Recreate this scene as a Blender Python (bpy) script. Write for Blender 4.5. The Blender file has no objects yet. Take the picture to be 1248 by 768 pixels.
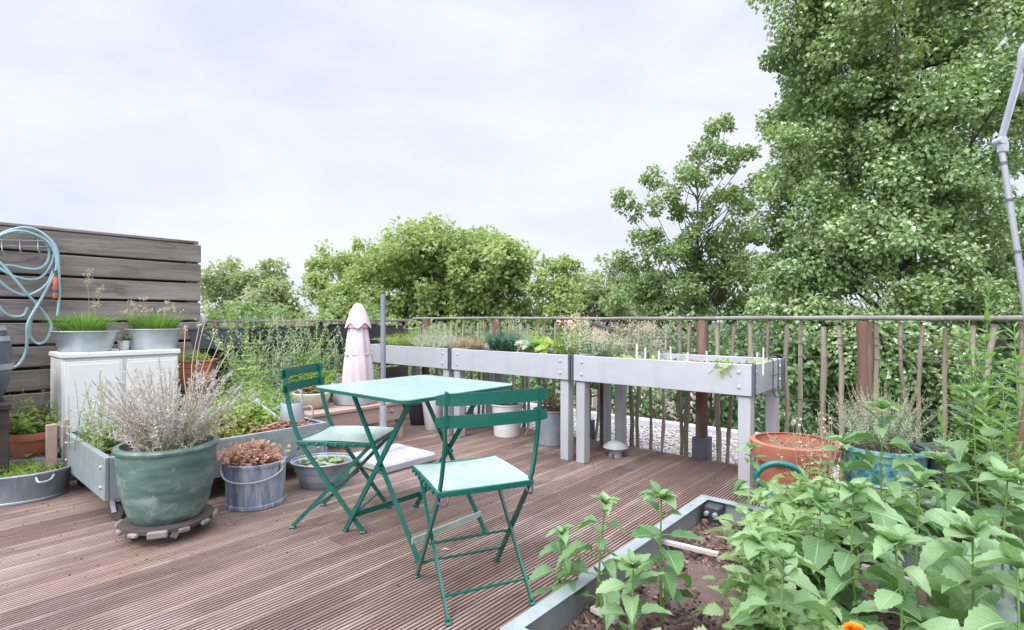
import bpy, math, random, zlib
import numpy as np
from mathutils import Vector, Matrix

random.seed(11)
rng = np.random.default_rng(11)
scene = bpy.context.scene
COL = scene.collection
CAM_H = 1.08
FPX = 650.0
R = math.radians

# deck frame: U runs along the deck boards (right and away), V across them (left and away)
U = np.array([0.650, 0.760, 0.0]); U /= np.linalg.norm(U)
V = np.array([-U[1], U[0], 0.0])
DECK = math.atan2(U[1], U[0])


def st(s, t, z=0.0):
    p = s * U + t * V
    return (float(p[0]), float(p[1]), float(z))


def at(px, py, d):
    return ((px - 624) / FPX * d, d, CAM_H - (py - 388) / FPX * d)


def on_t(px, py, t):
    """point of the vertical plane at deck offset t"""
    k = (px - 624) / FPX
    s = (-V[0] * t + k * V[1] * t) / (U[0] - k * U[1])
    y = s * U[1] + t * V[1]
    return np.array([k * y, y, CAM_H - (py - 388) / FPX * y])


# ------------------------------------------------------------------ mesh builder
def norm(a):
    a = np.asarray(a, float)
    return a / np.maximum(np.linalg.norm(a, axis=-1, keepdims=True), 1e-9)


def rot_z(a):
    c, s = math.cos(a), math.sin(a)
    return np.array([[c, -s, 0], [s, c, 0], [0, 0, 1.0]])


def frames(D, N):
    """columns x,y,z ; y = D (axis), z about N"""
    y = norm(D)
    x = norm(np.cross(y, N))
    z = np.cross(x, y)
    return np.stack([x, y, z], axis=-1)


class MB:
    def __init__(self):
        self.v, self.t, self.uv, self.polys, self.n = [], [], [], [], 0

    def add(self, v, faces, tone=0.5, uv=None):
        v = np.asarray(v, float).reshape(-1, 3)
        self.v.append(v)
        self.t.append(np.broadcast_to(np.asarray(tone, float), (len(v),)))
        self.uv.append(np.zeros((len(v), 2)) if uv is None else np.asarray(uv, float))
        for f in faces:
            f = np.asarray(f, int)
            if f.ndim == 1:
                f = f[None]
            self.polys.append(f + self.n)
        self.n += len(v)

    def box(self, c, size, rz=0.0, bev=0.003, M=None, tone=0.5):
        a, b, d = [x / 2 for x in size]
        e = min(bev, a * .8, b * .8, d * .8)
        P, idx = [], {}
        for sx in (-1, 1):
            for sy in (-1, 1):
                for sz in (-1, 1):
                    for ax in range(3):
                        p = [sx * (a - e), sy * (b - e), sz * (d - e)]
                        p[ax] = (sx, sy, sz)[ax] * (a, b, d)[ax]
                        idx[(sx, sy, sz, ax)] = len(P)
                        P.append(p)
        F = []
        for ax in range(3):
            o = [i for i in range(3) if i != ax]
            for s in (-1, 1):
                q = []
                for (p1, p2) in ((-1, -1), (1, -1), (1, 1), (-1, 1)):
                    k = [0, 0, 0]; k[ax] = s; k[o[0]] = p1; k[o[1]] = p2
                    q.append(idx[(*k, ax)])
                if (s == 1) == (ax == 1):
                    q = q[::-1]
                F.append(q)
        for ax in range(3):
            o = [i for i in range(3) if i != ax]
            for p1 in (-1, 1):
                for p2 in (-1, 1):
                    ks = []
                    for s in (-1, 1):
                        k = [0, 0, 0]; k[ax] = s; k[o[0]] = p1; k[o[1]] = p2
                        ks.append(k)
                    q = [idx[(*ks[0], o[0])], idx[(*ks[1], o[0])], idx[(*ks[1], o[1])], idx[(*ks[0], o[1])]]
                    F.append(q)
        for sx in (-1, 1):
            for sy in (-1, 1):
                for sz in (-1, 1):
                    F.append([idx[(sx, sy, sz, 0)], idx[(sx, sy, sz, 1)], idx[(sx, sy, sz, 2)]])
        P = np.array(P)
        if M is None:
            M = rot_z(rz)
        P = P @ np.asarray(M).T + np.asarray(c, float)
        self.add(P, F, tone)
        return self

    def bar(self, p, q, w, h, up=(0, 0, 1), bev=0.002, tone=0.5):
        p, q = np.asarray(p, float), np.asarray(q, float)
        M = frames(q - p, np.asarray(up, float))
        return self.box((p + q) / 2, (w, np.linalg.norm(q - p), h), M=M, bev=bev, tone=tone)

    def tube(self, pts, r, n=8, cap=True, tone=0.5, jitter=0.0, ell=1.0):
        pts = np.asarray(pts, float)
        k = len(pts)
        r = np.broadcast_to(np.asarray(r, float), (k,))
        T = norm(np.gradient(pts, axis=0))
        x = np.cross(T[0], [0, 0, 1.0])
        if np.linalg.norm(x) < 1e-3:
            x = np.array([1.0, 0, 0])
        x = norm(x)
        ang = np.linspace(0, 2 * np.pi, n, endpoint=False)
        P = []
        for i in range(k):
            x = norm(x - T[i] * np.dot(x, T[i]))
            y = np.cross(T[i], x)
            rr = r[i] * (1 + jitter * (rng.random(n) - .5))
            P.append(pts[i] + (np.cos(ang) * rr)[:, None] * x + (np.sin(ang) * rr * ell)[:, None] * y)
        P = np.concatenate(P)
        a = np.arange(n); b = (a + 1) % n
        F = [np.stack([a + i * n, b + i * n, b + (i + 1) * n, a + (i + 1) * n], 1) for i in range(k - 1)]
        if cap:
            F.append(np.arange(n)[::-1]); F.append(np.arange(n) + (k - 1) * n)
        uv = np.stack([np.tile(ang / 6.283, k), np.repeat(np.linspace(0, 1, k), n)], 1)
        self.add(P, F, tone, uv)
        return self

    def sweep(self, pts, w, h, side, tone=0.5):
        """rectangular bar along a path; width w lies along SIDE, h across"""
        pts = np.asarray(pts, float); k = len(pts)
        T = norm(np.gradient(pts, axis=0)); side = norm(np.asarray(side, float))
        P = []
        for i in range(k):
            y = norm(np.cross(T[i], side))
            for a, b in ((-1, -1), (1, -1), (1, 1), (-1, 1)):
                P.append(pts[i] + side * a * w / 2 + y * b * h / 2)
        F = []
        for i in range(k - 1):
            for a in range(4):
                b = (a + 1) % 4
                F.append([i * 4 + a, i * 4 + b, i * 4 + 4 + b, i * 4 + 4 + a])
        F.append([3, 2, 1, 0]); F.append([k * 4 - 4, k * 4 - 3, k * 4 - 2, k * 4 - 1])
        self.add(P, F, tone)
        return self

    def lathe(self, prof, n=36, c=(0, 0, 0), sx=1.0, sy=1.0, rz=0.0, wob=0.0, M=None, tone=0.5):
        prof = np.asarray(prof, float); k = len(prof)
        ang = np.linspace(0, 2 * np.pi, n, endpoint=False)
        w = 1 + wob * np.sin(ang * 2 + 1) + wob * .6 * np.sin(ang * 3 + 2.2)
        P = np.stack([np.outer(prof[:, 0], np.cos(ang) * w) * sx, np.outer(prof[:, 0], np.sin(ang) * w) * sy,
                      np.repeat(prof[:, 1:2], n, 1)], -1).reshape(-1, 3)
        P = P @ (rot_z(rz) if M is None else np.asarray(M)).T + np.asarray(c, float)
        a = np.arange(n); b = (a + 1) % n
        F = [np.stack([a + i * n, b + i * n, b + (i + 1) * n, a + (i + 1) * n], 1) for i in range(k - 1)]
        if prof[0, 0] > 1e-4:
            F.append(np.arange(n)[::-1])
        if prof[-1, 0] > 1e-4:
            F.append(np.arange(n) + (k - 1) * n)
        self.add(P, F, tone)
        return self

    def prism(self, poly, z0, z1, M=np.eye(3), c=(0, 0, 0)):
        """extrude a 2D outline (counter-clockwise) from z0 to z1"""
        p = np.asarray(poly, float); n = len(p)
        P = np.concatenate([np.c_[p, np.full(n, z0)], np.c_[p, np.full(n, z1)]]) @ np.asarray(M).T + np.asarray(c, float)
        F = [np.arange(n)[::-1], np.arange(n) + n]
        for i in range(n):
            j = (i + 1) % n
            F.append([i, j, j + n, i + n])
        self.add(P, F)
        return self

    def inst(self, tmpl, M, loc, scale, tone=0.5):
        """many copies of a small template (verts, faces, uv)"""
        if isinstance(tmpl, list):
            N = len(loc); pick = rng.integers(0, len(tmpl), N)
            sc = np.asarray(scale, float)
            sc = np.repeat(np.broadcast_to(sc, (N,))[:, None], 3, 1) if sc.ndim < 2 else sc
            tn = np.broadcast_to(np.asarray(tone, float), (N,))
            for i, t in enumerate(tmpl):
                k = pick == i
                if k.any(): self.inst(t, np.asarray(M)[k], np.asarray(loc)[k], sc[k], tn[k])
            return self
        tv, tf, tuv = tmpl
        N, k = len(loc), len(tv)
        if N == 0:
            return self
        sc = np.asarray(scale, float)
        if sc.ndim < 2:
            sc = np.repeat(np.broadcast_to(sc, (N,))[:, None], 3, 1)
        P = np.einsum('nij,nkj->nki', M, tv[None] * sc[:, None, :]) + np.asarray(loc)[:, None, :]
        off = (np.arange(N) * k)[:, None, None]
        F = [(np.asarray(f)[None] + off).reshape(-1, np.asarray(f).shape[1]) for f in tf]
        tone = np.repeat(np.broadcast_to(np.asarray(tone, float), (N,)), k)
        self.add(P.reshape(-1, 3), F, tone, np.tile(tuv, (N, 1)))
        return self

    def build(self, name, mat, parent=None, loc=None, rz=0.0, smooth=True, angle=38):
        v = np.concatenate(self.v); t = np.concatenate(self.t); uv = np.concatenate(self.uv)
        me = bpy.data.meshes.new(name)
        me.vertices.add(len(v)); me.vertices.foreach_set('co', v.ravel().astype(np.float32))
        loops = np.concatenate([p.ravel() for p in self.polys]).astype(np.int32)
        tot = np.concatenate([np.full(len(p), p.shape[1]) for p in self.polys]).astype(np.int32)
        start = np.concatenate([[0], np.cumsum(tot)[:-1]]).astype(np.int32)
        me.loops.add(len(loops)); me.loops.foreach_set('vertex_index', loops)
        me.polygons.add(len(tot)); me.polygons.foreach_set('loop_start', start)
        try:
            me.polygons.foreach_set('loop_total', tot)
        except Exception:
            pass
        me.update(calc_edges=True)
        me.attributes.new('tone', 'FLOAT', 'POINT').data.foreach_set('value', t.astype(np.float32))
        me.attributes.new('luv', 'FLOAT2', 'POINT').data.foreach_set('vector', uv.ravel().astype(np.float32))
        me.validate(clean_customdata=False)
        me.polygons.foreach_set('use_smooth', np.full(len(me.polygons), smooth))
        if smooth and angle:
            me.set_sharp_from_angle(angle=R(angle))
        me.materials.append(mat)
        o = bpy.data.objects.new(name, me)
        COL.objects.link(o)
        if parent is not None:
            o.parent = parent
        if loc is not None:
            o.location = loc
        o.rotation_euler.z = rz
        return o


def thing(name, label, cat, loc=(0, 0, 0), rz=0.0, group=None):
    o = bpy.data.objects.new(name, None)
    o.empty_display_size = .1
    COL.objects.link(o)
    o.location = loc; o.rotation_euler.z = rz
    return tag(o, label, cat, group)


def tag(o, label=None, cat=None, group=None, kind=None):
    for k, x in (('label', label), ('category', cat), ('group', group), ('kind', kind)):
        if x:
            o[k] = x
    return o


def copy_tree(o, label=None, loc=None, rz=None, parent=None):
    c = o.copy(); COL.objects.link(c)
    c.parent = parent
    if label: c['label'] = label
    if loc is not None: c.location = loc
    if rz is not None: c.rotation_euler.z = rz
    for ch in list(o.children):
        copy_tree(ch, parent=c)
    return c


def spline(pts, k=8):
    p = np.asarray(pts, float)
    p = np.concatenate([[2 * p[0] - p[1]], p, [2 * p[-1] - p[-2]]])
    out = []
    tt = np.linspace(0, 1, k, endpoint=False)[:, None]
    for i in range(1, len(p) - 2):
        a, b, c, d = p[i - 1:i + 3]
        out.append(.5 * (2 * b + (c - a) * tt + (2 * a - 5 * b + 4 * c - d) * tt ** 2 + (-a + 3 * b - 3 * c + d) * tt ** 3))
    out.append(p[-2:-1])
    return np.concatenate(out)


# ------------------------------------------------------------------ materials
def new_mat(name):
    m = bpy.data.materials.new(name); m.use_nodes = True
    nt = m.node_tree
    return m, nt, nt.nodes['Principled BSDF'], nt.nodes.new, nt.links.new


def math_node(nt, op, a, b=None):
    n = nt.nodes.new('ShaderNodeMath'); n.operation = op
    for i, x in ((0, a), (1, b)):
        if x is None: continue
        if hasattr(x, 'is_linked'): nt.links.new(x, n.inputs[i])
        else: n.inputs[i].default_value = x
    return n.outputs[0]


def mixc(nt, fac, a, b, mode='MIX'):
    n = nt.nodes.new('ShaderNodeMix'); n.data_type = 'RGBA'; n.blend_type = mode
    for i, x in ((0, fac), (6, a), (7, b)):
        if hasattr(x, 'is_linked'): nt.links.new(x, n.inputs[i])
        else: n.inputs[i].default_value = x if i == 0 else (*x, 1)
    return n.outputs[2]


def noise(nt, vec, scale, detail=4, rough=.55, dist=0.0):
    n = nt.nodes.new('ShaderNodeTexNoise')
    n.inputs['Scale'].default_value = scale; n.inputs['Detail'].default_value = detail
    n.inputs['Roughness'].default_value = rough; n.inputs['Distortion'].default_value = dist
    nt.links.new(vec, n.inputs['Vector'])
    return n.outputs['Fac']


def ramp(nt, fac, lo, hi):
    n = nt.nodes.new('ShaderNodeMapRange')
    n.inputs[1].default_value = lo; n.inputs[2].default_value = hi
    nt.links.new(fac, n.inputs[0])
    return n.outputs[0]


def mapping(nt, scale, src='Object'):
    tc = nt.nodes.new('ShaderNodeTexCoord'); mp = nt.nodes.new('ShaderNodeMapping')
    mp.inputs['Scale'].default_value = scale
    nt.links.new(tc.outputs[src], mp.inputs['Vector'])
    return mp.outputs['Vector']


def attr(nt, name, out='Fac'):
    n = nt.nodes.new('ShaderNodeAttribute'); n.attribute_name = name
    return n.outputs[out]


def bump(nt, bs, h, strength=.3, dist=.01):
    n = nt.nodes.new('ShaderNodeBump'); n.inputs['Strength'].default_value = strength
    n.inputs['Distance'].default_value = dist
    nt.links.new(h, n.inputs['Height']); nt.links.new(n.outputs[0], bs.inputs['Normal'])


def surf(name, c1, c2=None, scale=(8, 8, 8), rough=.6, metal=0.0, lo=.35, hi=.65, c3=None, s3=(2, 2, 2), lo3=.5, hi3=.75,
         bmp=.15, coat=0.0, spec=.5, tone=None, fine=60.0):
    """two colours mixed by noise, an optional third patchy stain, fine bump"""
    m, nt, bs, N, L = new_mat(name)
    v = mapping(nt, scale)
    f = noise(nt, v, 1.0, 6, .6)
    col = mixc(nt, ramp(nt, f, lo, hi), c1, c2 or tuple(x * .8 for x in c1))
    if c3:
        g = noise(nt, mapping(nt, s3), 1.0, 5, .65, .4)
        col = mixc(nt, ramp(nt, g, lo3, hi3), col, c3)
    if tone:
        col = mixc(nt, attr(nt, 'tone'), col, tone, 'MULTIPLY')
    L(col, bs.inputs['Base Color'])
    bs.inputs['Roughness'].default_value = rough
    bs.inputs['Metallic'].default_value = metal
    bs.inputs['Specular IOR Level'].default_value = spec
    bs.inputs['Coat Weight'].default_value = coat
    rr = nt.nodes.new('ShaderNodeMapRange'); rr.inputs[3].default_value = max(.05, rough - .1); rr.inputs[4].default_value = min(1, rough + .12)
    L(f, rr.inputs[0]); L(rr.outputs[0], bs.inputs['Roughness'])
    if bmp:
        b = noise(nt, mapping(nt, (fine, fine, fine)), 1.0, 4, .6)
        bump(nt, bs, math_node(nt, 'ADD', b, math_node(nt, 'MULTIPLY', f, 1.5)), bmp, .004)
    return m


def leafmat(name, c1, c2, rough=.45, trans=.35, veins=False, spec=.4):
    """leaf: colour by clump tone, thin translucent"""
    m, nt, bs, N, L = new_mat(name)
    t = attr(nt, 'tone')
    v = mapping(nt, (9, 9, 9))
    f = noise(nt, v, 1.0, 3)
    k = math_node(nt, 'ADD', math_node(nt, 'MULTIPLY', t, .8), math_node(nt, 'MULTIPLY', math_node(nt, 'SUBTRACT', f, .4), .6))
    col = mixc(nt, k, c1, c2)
    if veins:
        sep = N('ShaderNodeSeparateXYZ'); L(attr(nt, 'luv', 'Vector'), sep.inputs[0])
        ax = math_node(nt, 'ABSOLUTE', math_node(nt, 'SUBTRACT', sep.outputs[0], .5))
        ph = math_node(nt, 'SUBTRACT', math_node(nt, 'MULTIPLY', sep.outputs[1], 8.0), math_node(nt, 'MULTIPLY', ax, 7.0))
        side = math_node(nt, 'ABSOLUTE', math_node(nt, 'SUBTRACT', math_node(nt, 'FRACT', ph), .5))
        vn = ramp(nt, side, .10, .0)
        mid = ramp(nt, ax, .035, .0)
        vv = math_node(nt, 'MAXIMUM', math_node(nt, 'MULTIPLY', vn, .55), mid)
        col = mixc(nt, math_node(nt, 'MULTIPLY', vv, .5), col, tuple(min(1, x * 1.9 + .03) for x in c2))
        q = math_node(nt, 'ADD', math_node(nt, 'MULTIPLY', vv, -1.0), math_node(nt, 'MULTIPLY', noise(nt, mapping(nt, (90, 90, 90)), 1.0, 2), .7))
        bump(nt, bs, q, .5, .003)
    L(col, bs.inputs['Base Color'])
    bs.inputs['Roughness'].default_value = rough
    bs.inputs['Specular IOR Level'].default_value = spec
    tr = N('ShaderNodeBsdfTranslucent')
    L(mixc(nt, 1.0, col, (1.25, 1.35, .75), 'MULTIPLY'), tr.inputs['Color'])
    mx = N('ShaderNodeMixShader'); mx.inputs[0].default_value = trans
    out = nt.nodes['Material Output']
    L(bs.outputs[0], mx.inputs[1]); L(tr.outputs[0], mx.inputs[2]); L(mx.outputs[0], out.inputs['Surface'])
    return m


MAT = {}
MAT['sheet'] = surf('planter_metal', (.52, .53, .575), (.455, .465, .51), (3, 3, 9), .42, .25, c3=(.37, .37, .385), s3=(7, 7, 1.1), lo3=.52, hi3=.82, bmp=.06)
MAT['galv'] = surf('galvanised_metal', (.42, .48, .50), (.31, .37, .39), (14, 14, 14), .42, .45, c3=(.22, .25, .25), s3=(4, 4, 9), lo3=.55, hi3=.85, bmp=.08)
MAT['zinc'] = surf('weathered_zinc', (.36, .41, .46), (.24, .28, .33), (9, 9, 4), .5, .4, c3=(.5, .52, .54), s3=(16, 16, 3), lo3=.5, hi3=.8, bmp=.12)
MAT['zinc_pale'] = surf('pale_zinc', (.46, .49, .53), (.36, .39, .43), (9, 9, 5), .48, .3, c3=(.33, .36, .39), s3=(6, 6, 6), lo3=.6, hi3=.9, bmp=.1)
MAT['zinc_streak'] = surf('limescale_zinc', (.12, .16, .26), (.25, .30, .40), (16, 16, 4), .55, .25, lo=.35, hi=.6, c3=(.62, .63, .68), s3=(20, 20, 2.2), lo3=.47, hi3=.72, bmp=.15)
MAT['leg'] = surf('leg_metal', (.52, .53, .57), (.43, .44, .47), (5, 5, 2), .45, .3, c3=(.33, .33, .34), s3=(8, 8, 2), lo3=.6, hi3=.9, bmp=.08)
MAT['dark_joint'] = surf('dark_joint_metal', (.13, .14, .16), (.10, .11, .13), (9, 9, 9), .5, .3)
MAT['green'] = surf('green_paint', (.001, .115, .085), (.001, .092, .070), (20, 20, 20), .38, 0, bmp=.05, coat=.25, c3=(.045, .12, .085), s3=(40, 40, 40), lo3=.62, hi3=.74)
MAT['mint'] = surf('sky_sheen_green_paint', (.37, .475, .445), (.32, .43, .40), (5, 5, 5), .42, 0, bmp=.05, coat=.3, c3=(.46, .56, .53), s3=(9, 9, 9), lo3=.5, hi3=.75)  # green paint made paler, sky reflection on the seats put into its colour
MAT['mint_table'] = surf('sky_sheen_table_paint', (.31, .435, .425), (.27, .385, .38), (4, 4, 4), .40, 0, bmp=.05, coat=.25, c3=(.31, .45, .44), s3=(7, 7, 7), lo3=.5, hi3=.75)  # table green lightened, sheen of the sky painted into the base colour
MAT['glaze'] = surf('green_glaze', (.130, .225, .200), (.060, .115, .095), (5, 5, 20), .34, 0, lo=.35, hi=.65, c3=(.31, .39, .35), s3=(9, 9, 12), lo3=.5, hi3=.72, bmp=.12, coat=.2)
MAT['teal_glaze'] = surf('teal_glaze', (.02, .16, .18), (.25, .42, .42), (26, 26, 26), .25, 0, lo=.4, hi=.6, coat=.4)
MAT['terracotta'] = surf('terracotta', (.40, .145, .09), (.33, .115, .07), (6, 6, 6), .75, 0, c3=(.52, .27, .18), s3=(5, 5, 3), lo3=.55, hi3=.8)
MAT['terra_pale'] = surf('pale_terracotta', (.52, .30, .22), (.46, .25, .18), (6, 6, 6), .8, 0, c3=(.58, .44, .36), s3=(5, 5, 3), lo3=.5, hi3=.8)
MAT['cream'] = surf('cream_ceramic', (.60, .55, .46), (.52, .47, .38), (6, 6, 6), .45, 0)
MAT['white_plastic'] = surf('white_plastic', (.82, .82, .82), (.79, .79, .79), (4, 4, 4), .45, 0, c3=(.60, .60, .57), s3=(4, 4, 2), lo3=.6, hi3=.9, bmp=.03)
MAT['enamel'] = surf('white_enamel', (.74, .74, .75), (.68, .68, .69), (6, 6, 6), .3, 0, c3=(.45, .42, .40), s3=(12, 12, 6), lo3=.68, hi3=.85, bmp=.04, coat=.3)
MAT['black_plastic'] = surf('black_plastic', (.035, .038, .045), (.05, .053, .06), (9, 9, 9), .5, 0)
MAT['grey_plastic'] = surf('grey_plastic', (.11, .12, .15), (.09, .10, .13), (9, 9, 9), .45, 0)
MAT['teal_plastic'] = surf('teal_plastic', (.01, .17, .16), (.01, .13, .12), (9, 9, 9), .35, 0)
MAT['rubber'] = surf('rubber', (.04, .04, .045), (.06, .06, .065), (20, 20, 20), .7, 0)
MAT['concrete'] = surf('pale_concrete', (.44, .44, .46), (.36, .36, .38), (12, 12, 12), .85, 0, c3=(.40, .40, .40), s3=(5, 5, 5), lo3=.6, hi3=.9, bmp=.3)
MAT['steel'] = surf('grey_steel', (.30, .32, .37), (.24, .26, .31), (9, 9, 3), .4, .35)
MAT['steel_pale'] = surf('pale_steel', (.50, .52, .57), (.38, .40, .45), (9, 9, 3), .38, .4)
MAT['wire'] = surf('dark_wire', (.09, .09, .10), (.14, .12, .11), (40, 40, 40), .5, .6)
MAT['old_wood'] = surf('weathered_wood', (.345, .295, .28), (.19, .158, .148), (1.6, 26, 26), .8, 0, lo=.3, hi=.7, c3=(.075, .06, .06), s3=(2.2, 9, 9), lo3=.52, hi3=.75, bmp=.6, tone=(.72, .76, .76))
MAT['dark_wood'] = surf('dark_wood', (.085, .065, .06), (.05, .04, .04), (1.6, 20, 20), .8, 0, bmp=.4)
MAT['post_wood'] = surf('brown_post_wood', (.17, .095, .07), (.11, .06, .05), (26, 26, 1.8), .8, 0, c3=(.26, .20, .18), s3=(14, 14, 1.4), lo3=.5, hi3=.72, bmp=.5)
MAT['pale_wood'] = surf('pale_chestnut_wood', (.47, .42, .36), (.28, .24, .19), (22, 22, 1.5), .8, 0, c3=(.14, .14, .06), s3=(6, 6, 1.1), lo3=.55, hi3=.8, bmp=.5, tone=(.55, .55, .45))
MAT['rail_wood'] = surf('grey_rail_wood', (.27, .255, .24), (.17, .16, .15), (2, 2, 2), .8, 0, c3=(.13, .12, .11), s3=(9, 9, 9), lo3=.55, hi3=.7, bmp=.5, fine=30)
MAT['bench_wood'] = surf('bench_wood', (.44, .32, .27), (.34, .24, .20), (1.5, 18, 18), .75, 0, bmp=.3)
MAT['lath'] = surf('pale_lath', (.56, .52, .48), (.44, .40, .36), (2, 18, 18), .8, 0, bmp=.3)
MAT['stick'] = surf('brown_stick', (.24, .16, .10), (.17, .11, .07), (20, 20, 2), .8, 0, bmp=.4)
MAT['bird_wood'] = surf('birdhouse_wood', (.46, .34, .30), (.38, .27, .23), (2, 20, 20), .75, 0)
MAT['soil'] = surf('soil', (.095, .062, .056), (.16, .11, .10), (40, 40, 40), .95, 0, lo=.3, hi=.7, c3=(.26, .20, .185), s3=(25, 25, 25), lo3=.58, hi3=.75, bmp=.8, tone=(2.8, 2.5, 2.2))
MAT['cloth'] = surf('pink_white_cloth', (.63, .55, .57), (.57, .49, .515), (3, 3, 3), .9, 0, bmp=.1, fine=120)
MAT['cloth_pink'] = surf('pink_lining_cloth', (.70, .30, .33), (.62, .25, .28), (3, 3, 3), .9, 0)
MAT['hose'] = surf('blue_hose', (.32, .49, .52), (.26, .42, .45), (20, 20, 20), .35, 0, coat=.2)
MAT['red_plastic'] = surf('red_plastic', (.62, .06, .05), (.5, .05, .04), (20, 20, 20), .4, 0)
MAT['orange_plastic'] = surf('orange_plastic', (.72, .16, .10), (.6, .13, .09), (20, 20, 20), .4, 0)
MAT['white_tag'] = surf('white_tag', (.78, .78, .76), (.72, .72, .70), (20, 20, 20), .5, 0)
MAT['pebble'] = surf('pale_pebble', (.62, .60, .58), (.48, .46, .45), (9, 9, 9), .8, 0, tone=(.6, .58, .57))
MAT['gravel_bed'] = surf('gravel_bed', (.52, .50, .49), (.34, .33, .32), (45, 45, 45), .9, 0, bmp=.8)
MAT['flashing'] = surf('roof_flashing', (.55, .56, .62), (.48, .49, .54), (4, 4, 4), .5, .2)
MAT['bark'] = surf('bark', (.14, .115, .10), (.08, .065, .055), (9, 9, 2), .9, 0, bmp=.6)
MAT['twig'] = surf('pale_twig', (.30, .24, .19), (.20, .16, .12), (9, 9, 9), .8, 0)
MAT['stem_green'] = surf('green_stem', (.14, .24, .07), (.10, .18, .05), (9, 9, 9), .5, 0)
MAT['stem_dry'] = surf('dry_stem', (.42, .35, .26), (.30, .24, .17), (9, 9, 9), .8, 0)
MAT['brick'] = surf('house_brick', (.42, .33, .30), (.35, .27, .25), (1, 1, 3), .85, 0)
MAT['roof_tile'] = surf('roof_tile', (.50, .29, .25), (.40, .22, .19), (1, 1, 4), .85, 0)
MAT['render'] = surf('house_render', (.55, .53, .50), (.5, .48, .45), (1, 1, 1), .85, 0)
MAT['glass'] = surf('window_glass', (.03, .04, .05), (.04, .05, .06), (1, 1, 1), .08, 0, spec=.8, bmp=0)
MAT['car_white'] = surf('white_car_paint', (.78, .78, .80), (.75, .75, .77), (1, 1, 1), .25, 0, coat=.6, bmp=0)
MAT['lawn'] = surf('lawn', (.055, .09, .028), (.04, .065, .02), (.4, .4, .4), .95, 0, c3=(.10, .095, .06), s3=(.15, .15, .15), lo3=.5, hi3=.7)

MAT['leaf_poplar'] = leafmat('poplar_leaf', (.135, .240, .080), (.44, .55, .28), .32, .27, spec=1.0)
MAT['leaf_open'] = leafmat('maple_leaf', (.180, .270, .105), (.32, .42, .205), .5, .38)
MAT['leaf_light'] = leafmat('lime_tree_leaf', (.255, .345, .125), (.43, .51, .245), .5, .42)
MAT['leaf_grey'] = leafmat('willow_leaf', (.27, .335, .17), (.43, .48, .30), .55, .4)
MAT['leaf_ivy'] = leafmat('ivy_leaf', (.085, .175, .065), (.26, .38, .19), .35, .25, spec=.5)
MAT['leaf_bed'] = leafmat('nettle_leaf', (.080, .190, .060), (.29, .43, .22), .42, .30, True, .6)
MAT['leaf_tomato'] = leafmat('tomato_leaf', (.19, .33, .12), (.42, .54, .30), .5, .38, True)
MAT['leaf_lance'] = leafmat('lance_leaf', (.16, .29, .09), (.28, .42, .17), .5, .38)
MAT['leaf_lime'] = leafmat('lime_leaf', (.22, .34, .07), (.42, .53, .17), .5, .42)
MAT['leaf_chive'] = leafmat('chive_leaf', (.12, .26, .045), (.26, .42, .11), .5, .35)
MAT['leaf_lav'] = leafmat('lavender_leaf', (.34, .315, .325), (.60, .565, .58), .75, .25)
MAT['leaf_sage'] = leafmat('sage_leaf', (.30, .39, .27), (.53, .59, .48), .7, .3)
MAT['leaf_blue'] = leafmat('blue_green_leaf', (.045, .14, .115), (.13, .27, .22), .55, .25)
MAT['leaf_sedum'] = leafmat('sedum_leaf', (.44, .20, .17), (.70, .50, .43), .5, .25)
MAT['leaf_sedum_green'] = leafmat('green_sedum_leaf', (.20, .31, .075), (.47, .40, .17), .5, .25)
MAT['leaf_dry'] = leafmat('dry_leaf', (.26, .20, .12), (.46, .38, .25), .8, .3)
MAT['leaf_feather'] = leafmat('feathery_leaf', (.28, .40, .20), (.50, .60, .38), .6, .38)
MAT['petal_lilac'] = leafmat('lilac_petal', (.46, .42, .46), (.62, .58, .62), .8, .3)
MAT['petal_pink'] = leafmat('pink_petal', (.55, .20, .25), (.68, .36, .36), .7, .3)
MAT['petal_pale'] = leafmat('pale_flower', (.46, .44, .34), (.64, .60, .50), .8, .3)
MAT['petal_orange'] = leafmat('orange_petal', (.75, .26, .015), (.85, .42, .03), .6, .3)


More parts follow.
